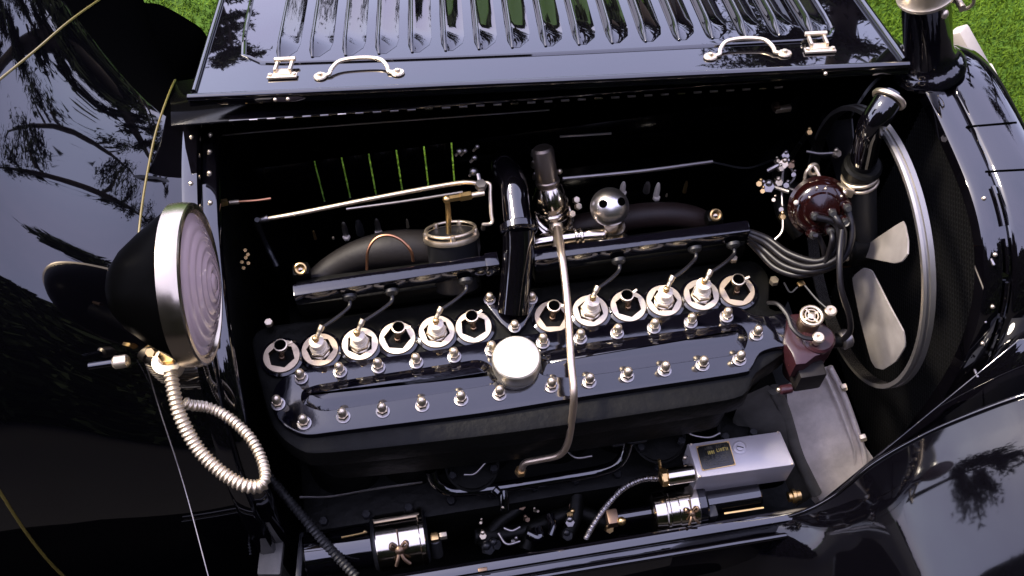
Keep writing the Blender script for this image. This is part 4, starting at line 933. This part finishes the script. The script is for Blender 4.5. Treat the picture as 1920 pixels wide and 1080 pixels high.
# the dense wood behind the photographer, added to blacken what the car mirrors
rw = random.Random(3); vs_, fs = [], []
for k in range(46000):
    a = rw.uniform(math.radians(205), math.radians(368)); r = 8.5 + rw.gauss(0, .5)
    top = 8.2 - 3.0 * max(0, math.sin(a - PI * 1.62)) + 1.2 * math.sin(a * 5) + .9 * math.sin(a * 13 + 1) + .5 * math.sin(a * 29)
    z = top * (1 - rw.random() ** 1.25); p = Vector((math.cos(a) * r, math.sin(a) * r + .5, z))
    d = Vector((rw.gauss(0, 1), rw.gauss(0, 1), rw.gauss(0, 1))).normalized(); b = d.orthogonal().normalized(); L = .30 * rw.uniform(.5, 1.3)
    i = len(vs_); vs_ += [p - b * L * .5, p + b * L * .5, p + d * L * 1.3]; fs.append((i, i + 1, i + 2))
wg = []
for k in range(121):
    a = math.radians(203 + 166 * k / 120); tp = 8.6 - 3.0 * max(0, math.sin(a - PI * 1.62)) + .8 * math.sin(a * 5) + .5 * math.sin(a * 23)
    wg.append([Vector((math.cos(a) * (9 + .4 * math.sin(a * 40 + z)), math.sin(a) * (9 + .4 * math.sin(a * 31 - z)) + .5, z)) for z in [tp * q / 8 for q in range(9)]])
wmb = M(LEAF).add(vs_, fs).grid(wg)
me, o = wmb.mesh('backdrop'); wd = link('backdrop', me, o); wd['kind'] = 'stuff'; wd['label'] = 'dark wood added to blacken the near sides of the car'; wd['category'] = 'trees'
rt = random.Random(9); vs_, fs = [], []
for k in range(9000):                      # the far line of trees closing the lawn
    a = rt.uniform(math.radians(-5), math.radians(185)); r = 70 + rt.gauss(0, 3)
    top = .9 + .6 * math.sin(a * 7) + .5 * math.sin(a * 17 + 2) + .4 * math.sin(a * 41)
    p = Vector((math.cos(a) * r, math.sin(a) * r, max(.2, top) * (1 - rt.random() ** 1.4)))
    d = Vector((rt.gauss(0, 1), rt.gauss(0, 1), rt.gauss(0, 1))).normalized(); b = d.orthogonal().normalized(); L = 1.2 * rt.uniform(.5, 1.4)
    i = len(vs_); vs_ += [p - b * L * .5, p + b * L * .5, p + d * L]; fs.append((i, i + 1, i + 2))
for k in range(9000):  # nearer hedge, added to keep the lawn out of the louvres' reflections
    a = rt.uniform(math.radians(-5), math.radians(62)); r = 12 + rt.gauss(0, .5)
    p = Vector((math.cos(a) * r, math.sin(a) * r, (2.6 + .7 * math.sin(a * 11) + .4 * math.sin(a * 37)) * (1 - rt.random() ** 1.5)))
    d = Vector((rt.gauss(0, 1), rt.gauss(0, 1), rt.gauss(0, 1))).normalized(); b = d.orthogonal().normalized(); L = .28 * rt.uniform(.5, 1.4)
    i = len(vs_); vs_ += [p - b * L * .5, p + b * L * .5, p + d * L]; fs.append((i, i + 1, i + 2))
me, o = M(LEAF).add(vs_, fs).mesh('tree_line'); tl = link('tree_line', me, o); tl['kind'] = 'stuff'; tl['label'] = 'far dark line of trees and an added near hedge mirrored in the bonnet louvres'; tl['category'] = 'trees'
# grass blades
def blades(n, xa, xb, ya, yb):
    x = np.random.uniform(xa, xb, n); y = np.random.uniform(ya, yb, n); h = np.random.uniform(.012, .03, n)
    a = np.random.uniform(0, 2 * PI, n); w = .0022; lx_ = np.random.normal(0, .014, n); ly_ = np.random.normal(0, .014, n)
    V = np.zeros((n, 3, 3)); V[:, 0] = np.c_[x - np.cos(a) * w, y - np.sin(a) * w, np.zeros(n)]; V[:, 1] = np.c_[x + np.cos(a) * w, y + np.sin(a) * w, np.zeros(n)]
    V[:, 2] = np.c_[x + lx_, y + ly_, h]
    return V.reshape(-1, 3)
V = np.concatenate([blades(60000, -5, -1.8, .65, 6), blades(60000, -2, 6, 3, 6.5), blades(110000, -2.2, .4, .65, 3.6), blades(170000, .6, 3.0, .5, 3.2)])
me = bpy.data.meshes.new('grass'); me.vertices.add(len(V)); me.vertices.foreach_set('co', V.ravel())
nf = len(V) // 3; me.loops.add(nf * 3); me.loops.foreach_set('vertex_index', np.arange(nf * 3, dtype=np.int32))
me.polygons.add(nf); me.polygons.foreach_set('loop_start', np.arange(0, nf * 3, 3, dtype=np.int32)); me.update(calc_edges=True)
GB = mat('grass_blade', (.075, .135, .008), .7, spec=.12, var=.4, vscale=3); me.materials.append(GB)
go = bpy.data.objects.new('grass', me); COL.objects.link(go); go['kind'] = 'stuff'; go['label'] = 'short bright green lawn beyond the car'; go['category'] = 'grass'
# trees mirrored in the lacquer
def tree(x, y, h, cr_, label, seed, low=.35):
    rnd = random.Random(seed)
    root = empty('pine_tree', (x, y, 0), label, 'tree', 'pines standing round the lawn')
    tp = Vector((x + rnd.uniform(-.6, .6), y, h * .95))
    mid = Vector((x + rnd.uniform(-.4, .4), y, h * .5))
    mb = M(BARK).tube([(x, y, 0), mid, tp], lambda q: h * .028 * (1 - .85 * q), 10)
    cl = []
    for k in range(26):
        t = low + (1 - low) * rnd.random(); b = Vector((x, y, 0)).lerp(tp, t); a = rnd.uniform(0, 2 * PI); L = cr_ * rnd.uniform(.45, 1) * (1.15 - .6 * t)
        e = b + Vector((math.cos(a) * L, math.sin(a) * L, L * rnd.uniform(-.1, .35)))
        mb.tube([b, b.lerp(e, .5) + UP * .1, e], lambda q: h * .007 * (1 - .8 * q), 6, 6); cl += [(e, 1.0), (b.lerp(e, .6), .8)]
    mb.build('trunk', root)
    vs_, fs = [], []
    for c, s_ in cl:
        R0 = cr_ * .24 * s_ * rnd.uniform(.7, 1.3)
        for k in range(90):
            d = Vector((rnd.gauss(0, .5), rnd.gauss(0, .5), rnd.gauss(0, .3))) * R0; p = c + d; L = h * .013 * rnd.uniform(.6, 1.4)
            a = Vector((rnd.gauss(0, 1), rnd.gauss(0, 1), rnd.gauss(0, 1))).normalized(); b = a.orthogonal().normalized()
            i = len(vs_); vs_ += [p - b * L * .5, p + b * L * .5, p + a * L * 2]; fs.append((i, i + 1, i + 2))
    mb = M(LEAF).add(vs_, fs)
    me, o = mb.mesh('crown'); link('crown', me, o, root)
tree(-7.6, 25, 9, 1.7, 'pine mirrored in the left end of the louvred bonnet', 1)
tree(9.5, 17, 10, 3.0, 'broad pine mirrored at the top of the black scuttle', 3, .2)
tree(5.4, 8.5, 11, 1.2, 'tall narrow pine mirrored down the right side of the scuttle', 8, .08)
tree(13, 24, 9, 3.2, 'pine mirrored in the right end of the louvred bonnet', 4)
tree(3.6, 17, 4.4, 1.8, 'small far pine mirrored in the bonnet edge between the handles', 5)
tree(-9.5, 1, 9, 2.4, 'pine mirrored in the black front wing', 6, .5)
tree(9.8, 8.0, 12, 2.2, 'tall dark pine added to blacken the outer left of the scuttle', 11, .1)  # unseen tree added to darken what the scuttle mirrors
tree(14, 14, 11, 3.6, 'spreading pine mirrored across the middle of the scuttle', 13, .2)
